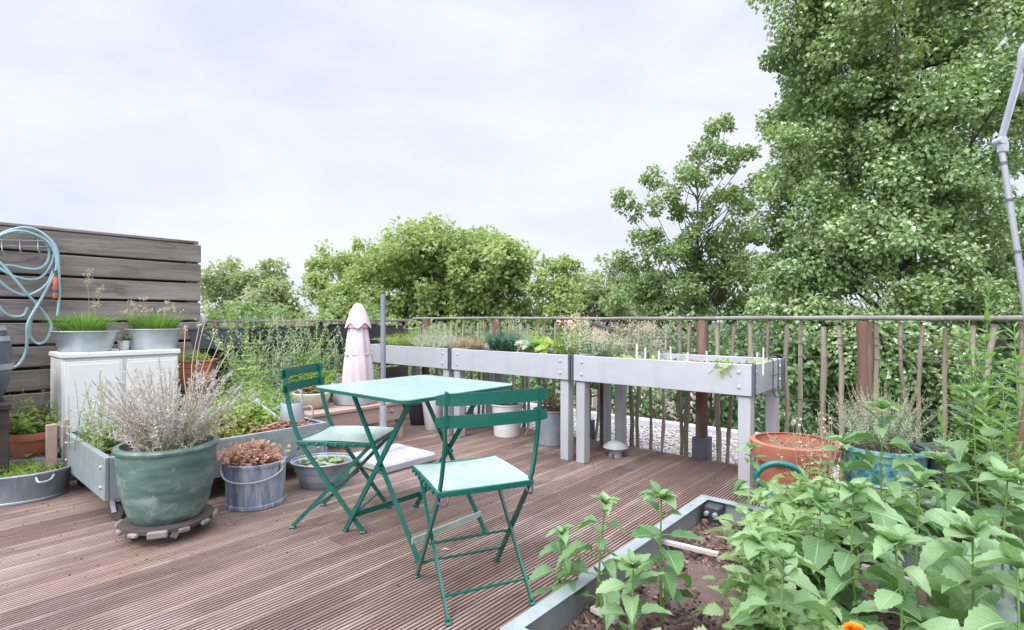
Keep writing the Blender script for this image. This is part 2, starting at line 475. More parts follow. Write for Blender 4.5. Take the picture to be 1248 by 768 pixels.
def deck_mat():
    m, nt, bs, N, L = new_mat('deck_boards')
    t = attr(nt, 'tone')
    grain = noise(nt, mapping(nt, (1.3, 24, 24)), 1.0, 7, .65, .3)
    fine = noise(nt, mapping(nt, (7, 160, 160)), 1.0, 3, .6)
    col = mixc(nt, ramp(nt, grain, .28, .72), (.205, .132, .102), (.40, .295, .25))
    col = mixc(nt, math_node(nt, 'MULTIPLY', t, 1.0), col, (.66, .585, .575), 'MULTIPLY')
    dirt = noise(nt, mapping(nt, (.9, 3.2, 1)), 1.0, 7, .68, .6)
    col = mixc(nt, math_node(nt, 'MULTIPLY', ramp(nt, dirt, .48, .66), .8), col, (.12, .085, .08))
    wash = noise(nt, mapping(nt, (1.6, 2.6, 1)), 1.0, 6, .6, .3)
    col = mixc(nt, math_node(nt, 'MULTIPLY', ramp(nt, wash, .52, .8), .5), col, (.58, .52, .50))
    red = noise(nt, mapping(nt, (.5, 1.0, 1)), 1.0, 3)
    col = mixc(nt, math_node(nt, 'MULTIPLY', ramp(nt, red, .52, .72), .35), col, (.36, .21, .17))
    col = mixc(nt, math_node(nt, 'MULTIPLY', ramp(nt, fine, .55, .8), .3), col, (.55, .47, .45))
    # worn pale arrises along both edges of every board
    sp = N('ShaderNodeSeparateXYZ'); L(attr(nt, 'luv', 'Vector'), sp.inputs[0])
    edge = ramp(nt, math_node(nt, 'ABSOLUTE', math_node(nt, 'SUBTRACT', sp.outputs[0], .5)), .45, .47)
    col = mixc(nt, math_node(nt, 'MULTIPLY', edge, math_node(nt, 'MULTIPLY', ramp(nt, wash, .40, .65), .40)), col, (.60, .50, .44))
    # darker colour towards the groove bottoms
    sep = N('ShaderNodeSeparateXYZ'); tc = N('ShaderNodeTexCoord'); L(tc.outputs['Object'], sep.inputs[0])
    col = mixc(nt, ramp(nt, sep.outputs[2], -.0008, -.003), col, (.060, .036, .032))
    spots = noise(nt, mapping(nt, (34, 34, 1)), 1.0, 2, .5)
    col = mixc(nt, math_node(nt, 'MULTIPLY', ramp(nt, spots, .74, .78), .8), col, (.60, .55, .50))
    L(col, bs.inputs['Base Color'])
    bs.inputs['Roughness'].default_value = .62
    bs.inputs['Specular IOR Level'].default_value = .45
    bump(nt, bs, grain, .3, .003)
    return m


MAT['deck'] = deck_mat()


def dotted_mat():
    m, nt, bs, N, L = new_mat('dotted_ceramic')
    vo = N('ShaderNodeTexVoronoi'); vo.inputs['Scale'].default_value = 70
    L(mapping(nt, (1, 1, 1)), vo.inputs['Vector'])
    L(mixc(nt, ramp(nt, vo.outputs['Distance'], .32, .40), (.30, .28, .32), (.66, .65, .68)), bs.inputs['Base Color'])
    bs.inputs['Roughness'].default_value = .4
    return m


MAT['dotted'] = dotted_mat()

# ------------------------------------------------------------------ leaf templates (y = axis, unit length)
DIAMOND = (np.array([[0, 0, 0], [.40, .45, .10], [0, 1, -.05], [-.40, .45, .10]], float), [np.array([[0, 1, 2], [0, 2, 3]])],
           np.array([[.5, 0], [1, .45], [.5, 1], [0, .45]], float))
LANCE = (np.array([[0, 0, 0], [.10, .30, .03], [.08, .65, .0], [0, 1, -.10], [-.08, .65, .0], [-.10, .30, .03], [0, .30, 0], [0, .65, -.02]], float),
         [np.array([[0, 1, 6], [0, 6, 5], [7, 2, 3], [7, 3, 4]]), np.array([[6, 1, 2, 7], [5, 6, 7, 4]])],
         np.array([[.5, 0], [1, .3], [1, .65], [.5, 1], [0, .65], [0, .3], [.5, .3], [.5, .65]], float))
NEEDLE = (np.array([[-.06, 0, 0], [.06, 0, 0], [.05, .6, .05], [0, 1, .0], [-.05, .6, .05]], float), [np.array([[0, 1, 2, 4]]), np.array([[4, 2, 3]])],
          np.array([[0, 0], [1, 0], [1, .6], [.5, 1], [0, .6]], float))


def broad_template(wid=.34, droop=.25, fold=.22, serr=.10, heart=True):
    ys = np.linspace(0, 1, 15)
    prof = np.interp(ys, [0, .04, .12, .25, .4, .6, .8, .93, 1], [0.02, .34 if heart else .2, .70 if heart else .5, .97, 1.0, .84, .52, .22, 0.0]) * wid
    ser = 1 + serr * np.where(np.arange(15) % 2 == 0, .6, -.6); ser[0] = ser[-1] = 1
    P, T = [], []
    fr = (-1, -.5, 0, .5, 1)
    for i, y in enumerate(ys):
        for a in fr:
            w = prof[i] * a * (ser[i] if abs(a) == 1 else 1)
            yy = y - (.05 * abs(a) if heart and i < 3 else 0) + (.02 if abs(a) == 1 and i % 2 == 0 else 0) * (1 if i < 14 else 0)
            z = abs(w) * fold * 2 - droop * y * y - .04 * (a * a) * math.sin(y * 19) * .5
            P.append((w, yy, z)); T.append((.5 + a * .5, y))
    F = []
    for i in range(14):
        for j in range(4):
            F.append([i * 5 + j, i * 5 + j + 1, i * 5 + 6 + j, i * 5 + 5 + j])
    return np.array(P), [np.array(F)], np.array(T)


BROAD = [broad_template(), broad_template(.32, .55, .34), broad_template(.36, .05, .12, .12), broad_template(.30, .38, .5, .08)]
OVATE = broad_template(.26, .2, .18, .06, False)
LEAFLET = [broad_template(.26, .35, .25, .22, False), broad_template(.22, .7, .45, .25, False), broad_template(.28, .1, .2, .2, False)]
ROUND = (np.array([[0, 0, 0], [.3, .2, .06], [.42, .55, .1], [.25, .9, .04], [0, 1, 0], [-.25, .9, .04], [-.42, .55, .1], [-.3, .2, .06], [0, .5, 0]], float),
         [np.array([[8, 0, 1], [8, 1, 2], [8, 2, 3], [8, 3, 4], [8, 4, 5], [8, 5, 6], [8, 6, 7], [8, 7, 0]])],
         np.array([[.5, 0], [.9, .2], [1, .55], [.8, .9], [.5, 1], [.2, .9], [0, .55], [.1, .2], [.5, .5]], float))
PEBBLE = (np.array([[1, 0, 0], [0, 1, 0], [-1, 0, 0], [0, -1, 0], [.1, .1, .7], [0, 0, -.7], [.7, .7, .3], [-.7, .7, .2], [-.7, -.7, .35], [.7, -.7, .25]], float),
          [np.array([[0, 6, 4], [6, 1, 4], [1, 7, 4], [7, 2, 4], [2, 8, 4], [8, 3, 4], [3, 9, 4], [9, 0, 4],
                     [6, 0, 5], [1, 6, 5], [7, 1, 5], [2, 7, 5], [8, 2, 5], [3, 8, 5], [9, 3, 5], [0, 9, 5]])], np.zeros((10, 2)))


def rand_dir(n):
    return norm(rng.normal(size=(n, 3)))


# ------------------------------------------------------------------ world, sun, camera
SUN_EL, SUN_AZ = R(50), R(215)          # azimuth clockwise from +Y: light comes from behind-left


def world():
    w = bpy.data.worlds.new('World'); scene.world = w; w.use_nodes = True
    nt = w.node_tree; N, L = nt.nodes.new, nt.links.new
    bg = nt.nodes['Background']; out = nt.nodes['World Output']
    sky = N('ShaderNodeTexSky'); sky.sky_type = 'NISHITA'; sky.sun_disc = False
    sky.sun_elevation = SUN_EL; sky.sun_rotation = SUN_AZ
    L(sky.outputs[0], bg.inputs['Color']); bg.inputs['Strength'].default_value = .10
    # overcast cloud layer: brightest overhead, soft grey-lavender bands of cloud
    tc = N('ShaderNodeTexCoord')
    sep = N('ShaderNodeSeparateXYZ'); L(tc.outputs['Generated'], sep.inputs[0])
    zc = math_node(nt, 'MAXIMUM', sep.outputs[2], 0.0)
    mp = N('ShaderNodeMapping'); mp.inputs['Scale'].default_value = (1.2, 1.2, 3.6); mp.inputs['Location'].default_value = (.35, .2, .55)
    L(tc.outputs['Generated'], mp.inputs['Vector'])
    n1 = noise(nt, mp.outputs[0], 1.7, 5, .5, .35)
    n2 = noise(nt, mp.outputs[0], 4.5, 4, .5, .2)
    k = math_node(nt, 'ADD', math_node(nt, 'MULTIPLY', n1, .8), math_node(nt, 'MULTIPLY', n2, .2))
    col = mixc(nt, ramp(nt, k, .37, .60), (.745, .79, .92), (.915, .93, 1.0))
    # thin bright cloud overhead and round the hidden sun (behind the camera)
    hi = math_node(nt, 'POWER', math_node(nt, 'MAXIMUM', math_node(nt, 'SUBTRACT', zc, .52), 0.0), 1.1)
    sdir = (math.sin(SUN_AZ) * math.cos(SUN_EL), math.cos(SUN_AZ) * math.cos(SUN_EL), math.sin(SUN_EL))
    dt = N('ShaderNodeVectorMath'); dt.operation = 'DOT_PRODUCT'; L(tc.outputs['Generated'], dt.inputs[0]); dt.inputs[1].default_value = sdir
    glow = math_node(nt, 'POWER', math_node(nt, 'MAXIMUM', math_node(nt, 'SUBTRACT', dt.outputs['Value'], .25), 0.0), 1.3)
    grad = math_node(nt, 'ADD', .69, math_node(nt, 'ADD', math_node(nt, 'MULTIPLY', hi, 3.2), math_node(nt, 'MULTIPLY', glow, 2.2)))
    bg2 = N('ShaderNodeBackground'); L(col, bg2.inputs['Color']); L(grad, bg2.inputs['Strength'])
    mx = N('ShaderNodeMixShader'); mx.inputs[0].default_value = .92
    L(bg.outputs[0], mx.inputs[1]); L(bg2.outputs[0], mx.inputs[2]); L(mx.outputs[0], out.inputs['Surface'])


world()
sl = bpy.data.lights.new('sun', 'SUN'); sl.energy = 1.5; sl.angle = R(16); sl.color = (1, .96, .90)
so = bpy.data.objects.new('sun', sl); COL.objects.link(so)
sd = Vector((math.sin(SUN_AZ) * math.cos(SUN_EL), math.cos(SUN_AZ) * math.cos(SUN_EL), math.sin(SUN_EL)))
so.rotation_euler = sd.to_track_quat('Z', 'Y').to_euler(); so.location = (-4, -6, 9)

cam = bpy.data.cameras.new('camera'); cam.sensor_width = 36; cam.lens = 36 * FPX / 1248
cam.shift_y = 4 / 1248; cam.clip_end = 2000; cam.clip_start = .05
co = bpy.data.objects.new('camera', cam); COL.objects.link(co)
co.location = (0, 0, CAM_H); co.rotation_euler = (R(90), 0, 0); scene.camera = co
vs = scene.view_settings
vs.view_transform = 'Standard'; vs.look = 'None'; vs.exposure = .66; vs.gamma = 1; vs.use_curve_mapping = False
scene.render.engine = 'CYCLES'
cy = scene.cycles
cy.use_denoising = True
cy.max_bounces = 8; cy.transparent_max_bounces = 8; cy.diffuse_bounces = 4; cy.glossy_bounces = 3; cy.transmission_bounces = 4
cy.caustics_reflective = False; cy.caustics_refractive = False


# ================================================================== SETTING
GROUND = -7.0
g = MB(); g.add([(-700, -300, GROUND), (700, -300, GROUND), (700, 1100, GROUND), (-700, 1100, GROUND)], [[0, 1, 2, 3]])
tag(g.build('ground', MAT['lawn']), 'grassy ground far below the roof terrace', 'ground', kind='structure')

# flat roof that carries the deck
b = MB(); b.box((1.4, 1.6, (GROUND - .15) / 2), (8.2, 12.0, -GROUND - .15), bev=.01)
tag(b.build('roof_slab', MAT['render'], loc=(0, 0, 0), rz=DECK), 'flat roof body under the terrace', 'roof', kind='structure')
b = MB(); b.box((4.78, 1.6, -.125), (1.36, 12.0, .05), bev=.004)
tag(b.build('roof_gravel_bed', MAT['gravel_bed'], rz=DECK), 'pale gravel bed along the edge of the roof', 'roof', kind='structure')
b = MB(); b.box((5.46, 1.6, -.085), (.10, 12.0, .11), bev=.012)
tag(b.build('roof_edge', MAT['flashing'], rz=DECK), 'pale metal roof edge beyond the gravel', 'roof edge', kind='structure')
p = MB()
n = 15000
loc = np.c_[rng.uniform(4.12, 5.41, n), rng.uniform(-1.5, 6, n), rng.uniform(-.105, -.085, n)]
sc = rng.uniform(.008, .019, (n, 1)) * rng.uniform(.7, 1.2, (n, 3))
p.inst(PEBBLE, frames(rand_dir(n) * [1, 1, .3], np.tile([0, 0, 1.0], (n, 1))), loc, sc, rng.random(n))
tag(p.build('gravel', MAT['pebble'], rz=DECK), 'pale pebbles strewn on the flat roof beyond the fence', 'gravel', kind='stuff')


def deck():
    m = MB()
    W, PITCH, TH = .1440, .150, .028
    grooves = 7
    prof = [(0, -TH), (0, -.003), (.002, 0)]
    step = (W - .016) / grooves
    for i in range(grooves):
        a = .008 + i * step + step * .30
        prof += [(a - .001, 0), (a + .0012, -.0055), (a + step * .36, -.0055), (a + step * .36 + .0022, 0)]
    prof += [(W - .002, 0), (W, -.003), (W, -TH)]
    prof = np.array(prof); k = len(prof)
    t = -2.4
    i = 0
    while t < 6.3:
        s0 = -3.0
        cuts = [s0] + sorted(rng.uniform(-1.5, 3.4, 1).tolist() if i % 2 else []) + [4.075 + rng.uniform(-.006, .006)]
        for a, c in zip(cuts[:-1], cuts[1:]):
            dz = rng.uniform(-.0012, .0012)
            P = np.concatenate([np.c_[np.full(k, x), t + prof[:, 0], prof[:, 1] + (dz if 0 else 0)] for x in (a + .002, c - .002)])
            j = np.arange(k - 1)
            F = [np.stack([j, j + k, j + k + 1, j + 1], 1), np.arange(k), np.arange(k)[::-1] + k]
            m.add(P, F, float(rng.random()), np.tile(np.c_[prof[:, 0] / W, np.zeros(k)], (2, 1)))
        t += PITCH; i += 1
    o = m.build('deck', MAT['deck'], rz=DECK, smooth=False)
    tag(o, 'grooved brown hardwood deck of the roof terrace', 'deck', kind='structure')
    b = MB()
    for x in np.arange(-2.8, 4.1, .55):
        b.box((x, 1.95, -.088), (.06, 8.6, .115), bev=.002)
    tag(b.build('deck_joists', MAT['dark_wood'], rz=DECK), 'dark joists under the deck boards', 'deck', kind='structure')


deck()


# ================================================================== FENCE
def paling_fence():
    s = 4.13
    root = thing('paling_fence', 'rustic chestnut paling fence with wires and pole top rail at the roof edge', 'fence', st(s, 0), DECK)
    y = -.95
    posts = [-.62, .512, 1.572, 2.63, 3.72, 4.85]
    while y < 5.05:
        if all(abs(y - q) > .055 for q in posts):
            h = rng.uniform(1.02, 1.055)
            a = rng.normal(0, .0055, (5, 2)); a[0] *= 1.5
            z = np.linspace(-.10, h, 5)
            pts = np.c_[a[:, 0] * .5 + .02, y + a[:, 1] + np.linspace(rng.normal(0, .045), 0, 5), z]
            r = rng.uniform(.014, .021)
            m = MB(); m.tube(spline(pts, 3), r * (1 + rng.normal(0, .05, 13)), 7, jitter=.45, tone=rng.random(), ell=rng.uniform(.7, 1.0))
            m.build('picket', MAT['pale_wood'], root, angle=60)
        y += rng.uniform(.082, .138)
    for q in posts:
        m = MB()
        r = .045
        m.tube(spline([(-.02, q, -.1), (-.02, q + .004, .4), (-.02, q - .004, .8), (-.02, q, 1.06)], 4), r, 12, jitter=.10)
        po = m.build('post', MAT['post_wood'], root, angle=50)
        f = MB(); f.box((-.02, q, .03), (.12, .115, .26), bev=.004)
        f.build('post_shoe', MAT['dark_joint'], po)
    for z, w in ((.91, .0022), (.82, .002), (.52, .002), (.25, .002), (.96, .0018)):
        m = MB()
        yy = np.arange(-1.0, 5.1, .06)
        for ph in (0, np.pi):
            m.tube(np.c_[.02 + .024 * np.sin(yy * 26 + ph), yy, z + .006 * np.cos(yy * 26 + ph) - .008 * np.sin(yy * 3)], w, 5)
        m.build('wire', MAT['wire'], root)
    m = MB()
    yy = np.linspace(-1.2, 5.08, 46)
    m.tube(np.c_[-.02 + .006 * np.sin(yy * 2.3), yy, 1.080 + .0025 * np.sin(yy * 2.1) + rng.normal(0, .0008, 46)], np.linspace(.0165, .012, 46) * (1 + rng.normal(0, .06, 46)), 9, jitter=.12)
    m.build('top_rail', MAT['rail_wood'], root, angle=60)


paling_fence()


def board_fence():
    root = thing('board_fence', 'low dark board fence behind the plant troughs, left of the planters', 'fence', st(1.78, 5.22), DECK)
    m = MB()
    for i in range(6):
        m.box((1.18, 0, .10 + i * .165), (2.36, .024, .145), bev=.004, tone=rng.random())
    m.build('board_panel', MAT['dark_wood'], root)
    for x in (.06, 1.2, 2.3):
        m = MB(); m.box((x, .05, .5), (.075, .07, 1.08), bev=.004); m.build('post', MAT['dark_wood'], root)
    m = MB(); m.box((1.2, .012, 1.052), (2.46, .09, .026), bev=.004); m.build('cap_rail', MAT['old_wood'], root)


board_fence()


def wood_screen():
    L0 = 1.75
    root = thing('slatted_screen', 'tall weathered grey plank screen with open gaps, hose hung on it', 'screen', st(L0, 5.04), DECK)
    ln = 3.0
    m = MB()
    for i in range(10):
        z = 1.742 - .035 - .072 - i * .1655
        m.box((-ln / 2, rng.uniform(-.002, .002), z), (ln + rng.uniform(-.006, .006), .028, 0.148 + rng.uniform(-.004, .002)), bev=.005, tone=rng.random())
    m.build('plank_panel', MAT['old_wood'], root)
    m = MB()
    for i in range(10):
        z = 1.742 - .035 - .072 - .083 - i * .1655
        m.box((-ln / 2, .105, z), (ln - .01, .022, .142), bev=.004, tone=rng.random())
    m.build('back_planks', MAT['dark_wood'], root)
    for x in (-.045, -1.0, -2.0, -2.9):
        m = MB(); m.box((x, .055, .87), (.075, .075, 1.755), bev=.005, tone=.4); m.build('post', MAT['old_wood'], root)
    m = MB(); m.box((-ln / 2 - .02, .03, 1.729), (ln - .06, .10, .022), bev=.004, tone=.2)
    m.build('cap_board', MAT['old_wood'], root)


wood_screen()


# ================================================================== FURNITURE
def make_chair(loc, rz, label):
    """local +y is forward"""
    root = thing('folding_chair', label, 'chair', loc, rz, 'green folding bistro chairs')
    w = .175
    for sx in (-1, 1):
        side = [(sx * (w + .006), y, z) for y, z in ((-.232, .825), (-.226, .74), (-.205, .62), (-.168, .50), (-.118, .405), (.185, .012))]
        m = MB(); m.sweep(spline(side[:5], 5).tolist() + [side[5]], .009, .021, (1, 0, 0))
        m.build('back_upright', MAT['green'], root, angle=30)
        m = MB(); m.sweep([(sx * (w - .010), .215, .432), (sx * (w - .010), -.195, .012)], .009, .019, (1, 0, 0))
        m.build('rear_leg', MAT['green'], root)
        for y, x in ((.188, sx * (w + .006)), (-.198, sx * (w - .010))):
            m = MB(); m.box((x, y, .006), (.022, .034, .011), bev=.004); m.build('foot', MAT['green'], root)
    for z, y in ((.797, -.222), (.719, -.214)):
        m = MB()
        xs = np.linspace(-.218, .218, 13)
        pts = np.c_[xs, y - .026 + .045 * (xs / .218) ** 2 * .55 - .006, np.full(13, z)]
        # a bowed slat standing on edge, ends rounded
        P = []
        for i, q in enumerate(pts):
            hh = .0225 * (1 if 0 < i < 12 else .72)
            for dy, dz in ((0, -hh), (.004, -hh), (.004, hh), (0, hh)):
                P.append((q[0], q[1] + dy, q[2] + dz))
        F = []
        for i in range(12):
            for a in range(4):
                F.append([i * 4 + a, i * 4 + 4 + a, i * 4 + 4 + (a + 1) % 4, i * 4 + (a + 1) % 4])
        F += [[0, 1, 2, 3], [51, 50, 49, 48]]
        m.add(P, F)
        for sx in (-1, 1):
            for dz in (-.011, .011):
                m.lathe([(0.0055, 0), (.005, .0025), (.0001, .0035)], 8, M=np.array([[1, 0, 0], [0, 0, -1], [0, 1, 0]]), c=(sx * (w + .006), y - .026 + .045 * .64 * .55 - .006, z + dz))
        m.build('back_slat', MAT['green'], root)
    # seat plate with slight dish and rolled rim
    m = MB()
    nx, ny = 9, 9
    gx, gy = np.meshgrid(np.linspace(-.188, .188, nx), np.linspace(-.158, .232, ny))
    gz = .452 + .006 * ((gx / .19) ** 2) + .004 * np.cos((gy - .03) * 9)
    P = np.stack([gx, gy, gz], -1).reshape(-1, 3)
    j = np.arange(nx - 1)
    F = [np.stack([j + i * nx, j + 1 + i * nx, j + 1 + (i + 1) * nx, j + (i + 1) * nx], 1) for i in range(ny - 1)]
    m.add(P, F)
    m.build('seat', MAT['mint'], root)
    m = MB()
    rim = [(-.188, -.158), (.188, -.158), (.188, .232), (-.188, .232)]
    for a, c in zip(rim, rim[1:] + rim[:1]):
        m.bar((*a, .446), (*c, .446), .010, .022, bev=.003)
    for sx in (-1, 1):
        for y in np.linspace(-.1, .2, 7):
            m.box((sx * .1965, y, .442), (.005, .018, .016), bev=.002)
    m.build('seat_frame', MAT['green'], root)
    for sx in (-1, 1):
        m = MB(); m.tube(spline([(sx * .155, -.158, .44), (sx * .16, -.172, .418), (sx * .178, -.165, .408), (sx * .195, -.140, .425)], 5), .004, 6)
        m.build('hinge_clip', MAT['wire'], root)
    for y, z, r, mt in ((.128, .085, .0055, 'green'), (-.142, .072, .0055, 'green'), (.012, .205, .0055, 'green')):
        m = MB(); m.tube([(-w - .002, y, z), (w + .002, y, z)], r, 8); m.build('crossbar', MAT[mt], root)
    return root


def face(fx, fy):
    return math.atan2(-fx, fy)


chair = make_chair((-.155, 2.13, 0), face(-.406, .914), 'nearer green folding chair seen from behind, in front of the mint table')
copy_tree(chair, 'green folding chair on the left of the table, standing side on, facing right', (-.912, 2.882, 0), face(.992, -.127))


def table():
    root = thing('folding_table', 'square mint green folding bistro table on crossed legs', 'table', (-.485, 2.700, 0), R(-40.2))
    h = .362; r = .055
    poly = []
    for cx, cy, a0 in ((h - r, h - r, 0), (-h + r, h - r, 90), (-h + r, -h + r, 180), (h - r, -h + r, 270)):
        for a in np.linspace(a0, a0 + 90, 7):
            poly.append((cx + r * math.cos(R(a)), cy + r * math.sin(R(a))))
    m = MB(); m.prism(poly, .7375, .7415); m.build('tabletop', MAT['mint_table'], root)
    m = MB()
    q = np.array(poly + poly[:1])
    m.sweep(np.c_[q * .992, np.full(len(q), .731)], .015, .006, (0, 0, 1)); m.build('edge_rim', MAT['green'], root)
    for y in (-.222, .222):
        dy = math.copysign(.007, y)
        m = MB(); m.sweep([(-.255, y - dy, .733), (.275, y - dy, .010)], .010, .024, (0, 1, 0)); m.build('leg', MAT['green'], root)
        m = MB(); m.sweep([(.255, y + dy, .733), (-.275, y + dy, .010)], .010, .024, (0, 1, 0)); m.build('leg', MAT['green'], root)
        for x in (-.277, .277):
            m = MB(); m.box((x, y + dy * (1 if x < 0 else -1), .006), (.036, .022, .012), bev=.004); m.build('foot', MAT['green'], root)
        m = MB(); m.bar((-.30, y, .728), (.30, y, .728), .022, .007); m.build('top_rail', MAT['green'], root)
        m = MB(); m.lathe([(.011, -.017), (.011, .017)], 12, M=np.array([[1, 0, 0], [0, 0, 1], [0, -1, 0]]), c=(.009, y, .367)); m.build('pivot_bolt', MAT['green'], root)
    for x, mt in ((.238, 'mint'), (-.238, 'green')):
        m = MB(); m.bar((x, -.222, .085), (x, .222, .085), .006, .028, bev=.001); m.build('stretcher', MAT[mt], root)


table()


# ================================================================== PLANTERS
def bolt(m, x, y, z, nx, ny):
    Mx = frames(np.array([[0, 0, 1.0]]), np.array([[nx, ny, 0.0]]))[0]
    m.lathe([(.011, 0), (.011, .003), (.008, .008), (.0001, .010)], 10, c=(x, y, z), M=Mx)


def soil_sheet(m, x0, x1, y0, y1, z, amp=.02, n=26, chips=0):
    nx = n; ny = max(6, int(n * (y1 - y0) / (x1 - x0)))
    gx, gy = np.meshgrid(np.linspace(x0, x1, nx), np.linspace(y0, y1, ny))
    gz = z + amp * (rng.random(gx.shape) - .5) + amp * 1.2 * np.sin(gx * 9 + 1) * np.sin(gy * 7)
    P = np.stack([gx, gy, gz], -1).reshape(-1, 3)
    j = np.arange(nx - 1)
    F = [np.stack([j + i * nx, j + 1 + i * nx, j + 1 + (i + 1) * nx, j + (i + 1) * nx], 1) for i in range(ny - 1)]
    m.add(P, F, .04)
    if chips:
        loc = np.c_[rng.uniform(x0 + .02, x1 - .02, chips), rng.uniform(y0 + .02, y1 - .02, chips), z + rng.uniform(0, amp, chips)]
        sc = rng.uniform(.004, .018, (chips, 1)) * rng.uniform(.3, 1.2, (chips, 3))
        m.inst(PEBBLE, frames(rand_dir(chips), rand_dir(chips)), loc, sc, rng.random(chips) ** 3)
        k = chips // 5
        loc = np.c_[rng.uniform(x0 + .03, x1 - .03, k), rng.uniform(y0 + .03, y1 - .03, k), z + amp * .7 + rng.uniform(0, amp * .7, k)]
        m.inst(PEBBLE, frames(norm(rand_dir(k) * [1, 1, .2]), rand_dir(k)), loc, np.c_[np.full(k, .0012), rng.uniform(.008, .028, k), np.full(k, .0012)], rng.uniform(.3, 1, k))


def box_planter(name, label, cat, s0, s1, t0, t1, z0, z1, soil, mat, group=None, legs=0.0, chips=0, joints=False, th=.02, bolts=True, flange=0.0):
    """metal box: local x along U, y along V, Empty at its base"""
    cs, ct = (s0 + s1) / 2, (t0 + t1) / 2
    root = thing(name, label, cat, st(cs, ct), DECK, group)
    a, c = (s1 - s0) / 2, (t1 - t0) / 2
    zc, zh = (z0 + z1) / 2, z1 - z0
    for sx in (-1, 1):
        m = MB(); m.box((sx * (a - th / 2), 0, zc), (th, 2 * c, zh), bev=.003)
        if flange: m.box((sx * (a - flange / 2), 0, z1 + .002), (flange, 2 * c, .004), bev=.001)
        if bolts:
            for y in (-c + .075, c - .075):
                for z in (z0 + zh * .27, z0 + zh * .75): bolt(m, sx * a, y, z, sx, 0)
        m.build('side_panel', mat, root)
    for sy in (-1, 1):
        m = MB(); m.box((0, sy * (c - th / 2), zc), (2 * a - 2 * th - .004, th, zh - .002), bev=.003)
        if flange: m.box((0, sy * (c - flange / 2), z1 + .002), (2 * a - 2 * flange - .002, flange, .004), bev=.001)
        if bolts:
            for x in (-a + .07, a - .07):
                for z in (z0 + zh * .27, z0 + zh * .75): bolt(m, x, sy * c, z, 0, sy)
        m.build('end_panel', mat, root)
    m = MB(); m.box((0, 0, z0 + .012), (2 * a - 2 * th - .002, 2 * c - 2 * th - .002, .016), bev=.001); m.build('bottom_panel', mat, root)
    m = MB(); soil_sheet(m, -a + th, a - th, -c + th, c - th, soil, chips=chips); m.build('soil', MAT['soil'], root, angle=0 if not chips else 60)
    if legs:
        for sx in (-1, 1):
            for sy in (-1, 1):
                m = MB(); m.box((sx * (a - .055), sy * (c - .05), (z0 - .004) / 2), (legs, legs, z0 - .004), bev=.004)
                m.build('leg', MAT['leg'], root)
    if joints:
        for sx in (-1, 1):
            for sy in (-1, 1):
                m = MB(); m.box((sx * (a - .006), sy * (c + .010), zc), (.03, .016, zh + .012), bev=.002)
                m.build('corner_strip', MAT['dark_joint'], root)
    return root


tall = [(.975, 2.245, 'raised grey metal planter nearest the camera, with white plant tags and wire'),
        (2.290, 3.575, 'raised grey metal planter in the middle of the three, with kale and blue green shrub'),
        (3.620, 4.890, 'raised grey metal planter at the far end, behind the steel parasol pole')]
for t0, t1, lab in tall:
    box_planter('raised_planter', lab, 'planter', 3.33, 4.01, t0, t1, .614, .803, .765 if t0 > 1 else .745, MAT['sheet'], 'raised metal planters along the fence', legs=.075, joints=True, chips=500)

# wheeled planter on the left
wp = box_planter('wheeled_planter', 'galvanised planter on castors behind the green glazed pot', 'planter', .73, 2.0, 3.41, 4.40, .125, .348, .29, MAT['galv'], chips=900, flange=.03)


def castor(root, x, y, z, r=.045, rz=0.0, mat='rubber'):
    M = rot_z(rz)
    m = MB()
    top = np.array([x, y, z])
    m.box(top + [0, 0, -.004], (.07, .06, .006), bev=.001)
    for sx in (-1, 1):
        p = M @ np.array([sx * .020, 0, 0]); q = M @ np.array([sx * .020, -.018, 0])
        m.bar(top + p + [0, 0, -.006], top + q + [0, 0, -(z - r)], .004, .034, up=M @ np.array([0, 1.0, 0]))
    c = m.build('castor', MAT['steel_pale'], root)
    w = MB()
    w.lathe([(.012, -.014), (r - .004, -.014), (r, -.010), (r, .010), (r - .004, .014), (.012, .014)], 22,
            M=M @ np.array([[0, 0, 1], [1, 0, 0], [0, 1, 0.0]]), c=top + M @ np.array([0, -.018, 0]) + np.array([0, 0, r - z]))
    w.build('wheel', MAT[mat], c)


for x, y, a in ((-.575, -.43, .5), (.56, -.43, -.3), (-.56, .43, .2), (.56, .43, .9)):
    castor(wp, x, y, .124, .048, a)

# foreground beds
box_planter('raised_bed', 'low metal raised bed with bare dark soil, edge along the deck at front', 'raised bed', 1.02, 2.39, -.10, .915, .01, .28, .19, MAT['galv'], 'low metal raised beds in the foreground', chips=2600, flange=.045, th=.025)
box_planter('raised_bed', 'low metal raised bed in front of the teal pot, half hidden by leaves', 'raised bed', 2.47, 3.11, -.98, .38, .01, .27, .22, MAT['galv'], 'low metal raised beds in the foreground', chips=1500, flange=.04, th=.025)
box_planter('raised_bed', 'low metal raised bed at the lower right, full of broad leaved plants', 'raised bed', 1.0, 2.39, -1.2, -.16, .01, .28, .20, MAT['galv'], 'low metal raised beds in the foreground', chips=1800, flange=.045, th=.025)


def lath(px0, py0, px1, py1, z, label, w=.022):
    d0, d1 = FPX * (CAM_H - z) / (py0 - 388), FPX * (CAM_H - z) / (py1 - 388)
    a, c = np.array(at(px0, py0, d0)), np.array(at(px1, py1, d1))
    mid = (a + c) / 2
    m = MB(); m.bar(a - mid, c - mid, w, .014, bev=.001)
    o = m.build('wooden_lath', MAT['lath'], loc=mid)
    tag(o, label, 'lath', 'pale laths dividing the beds')


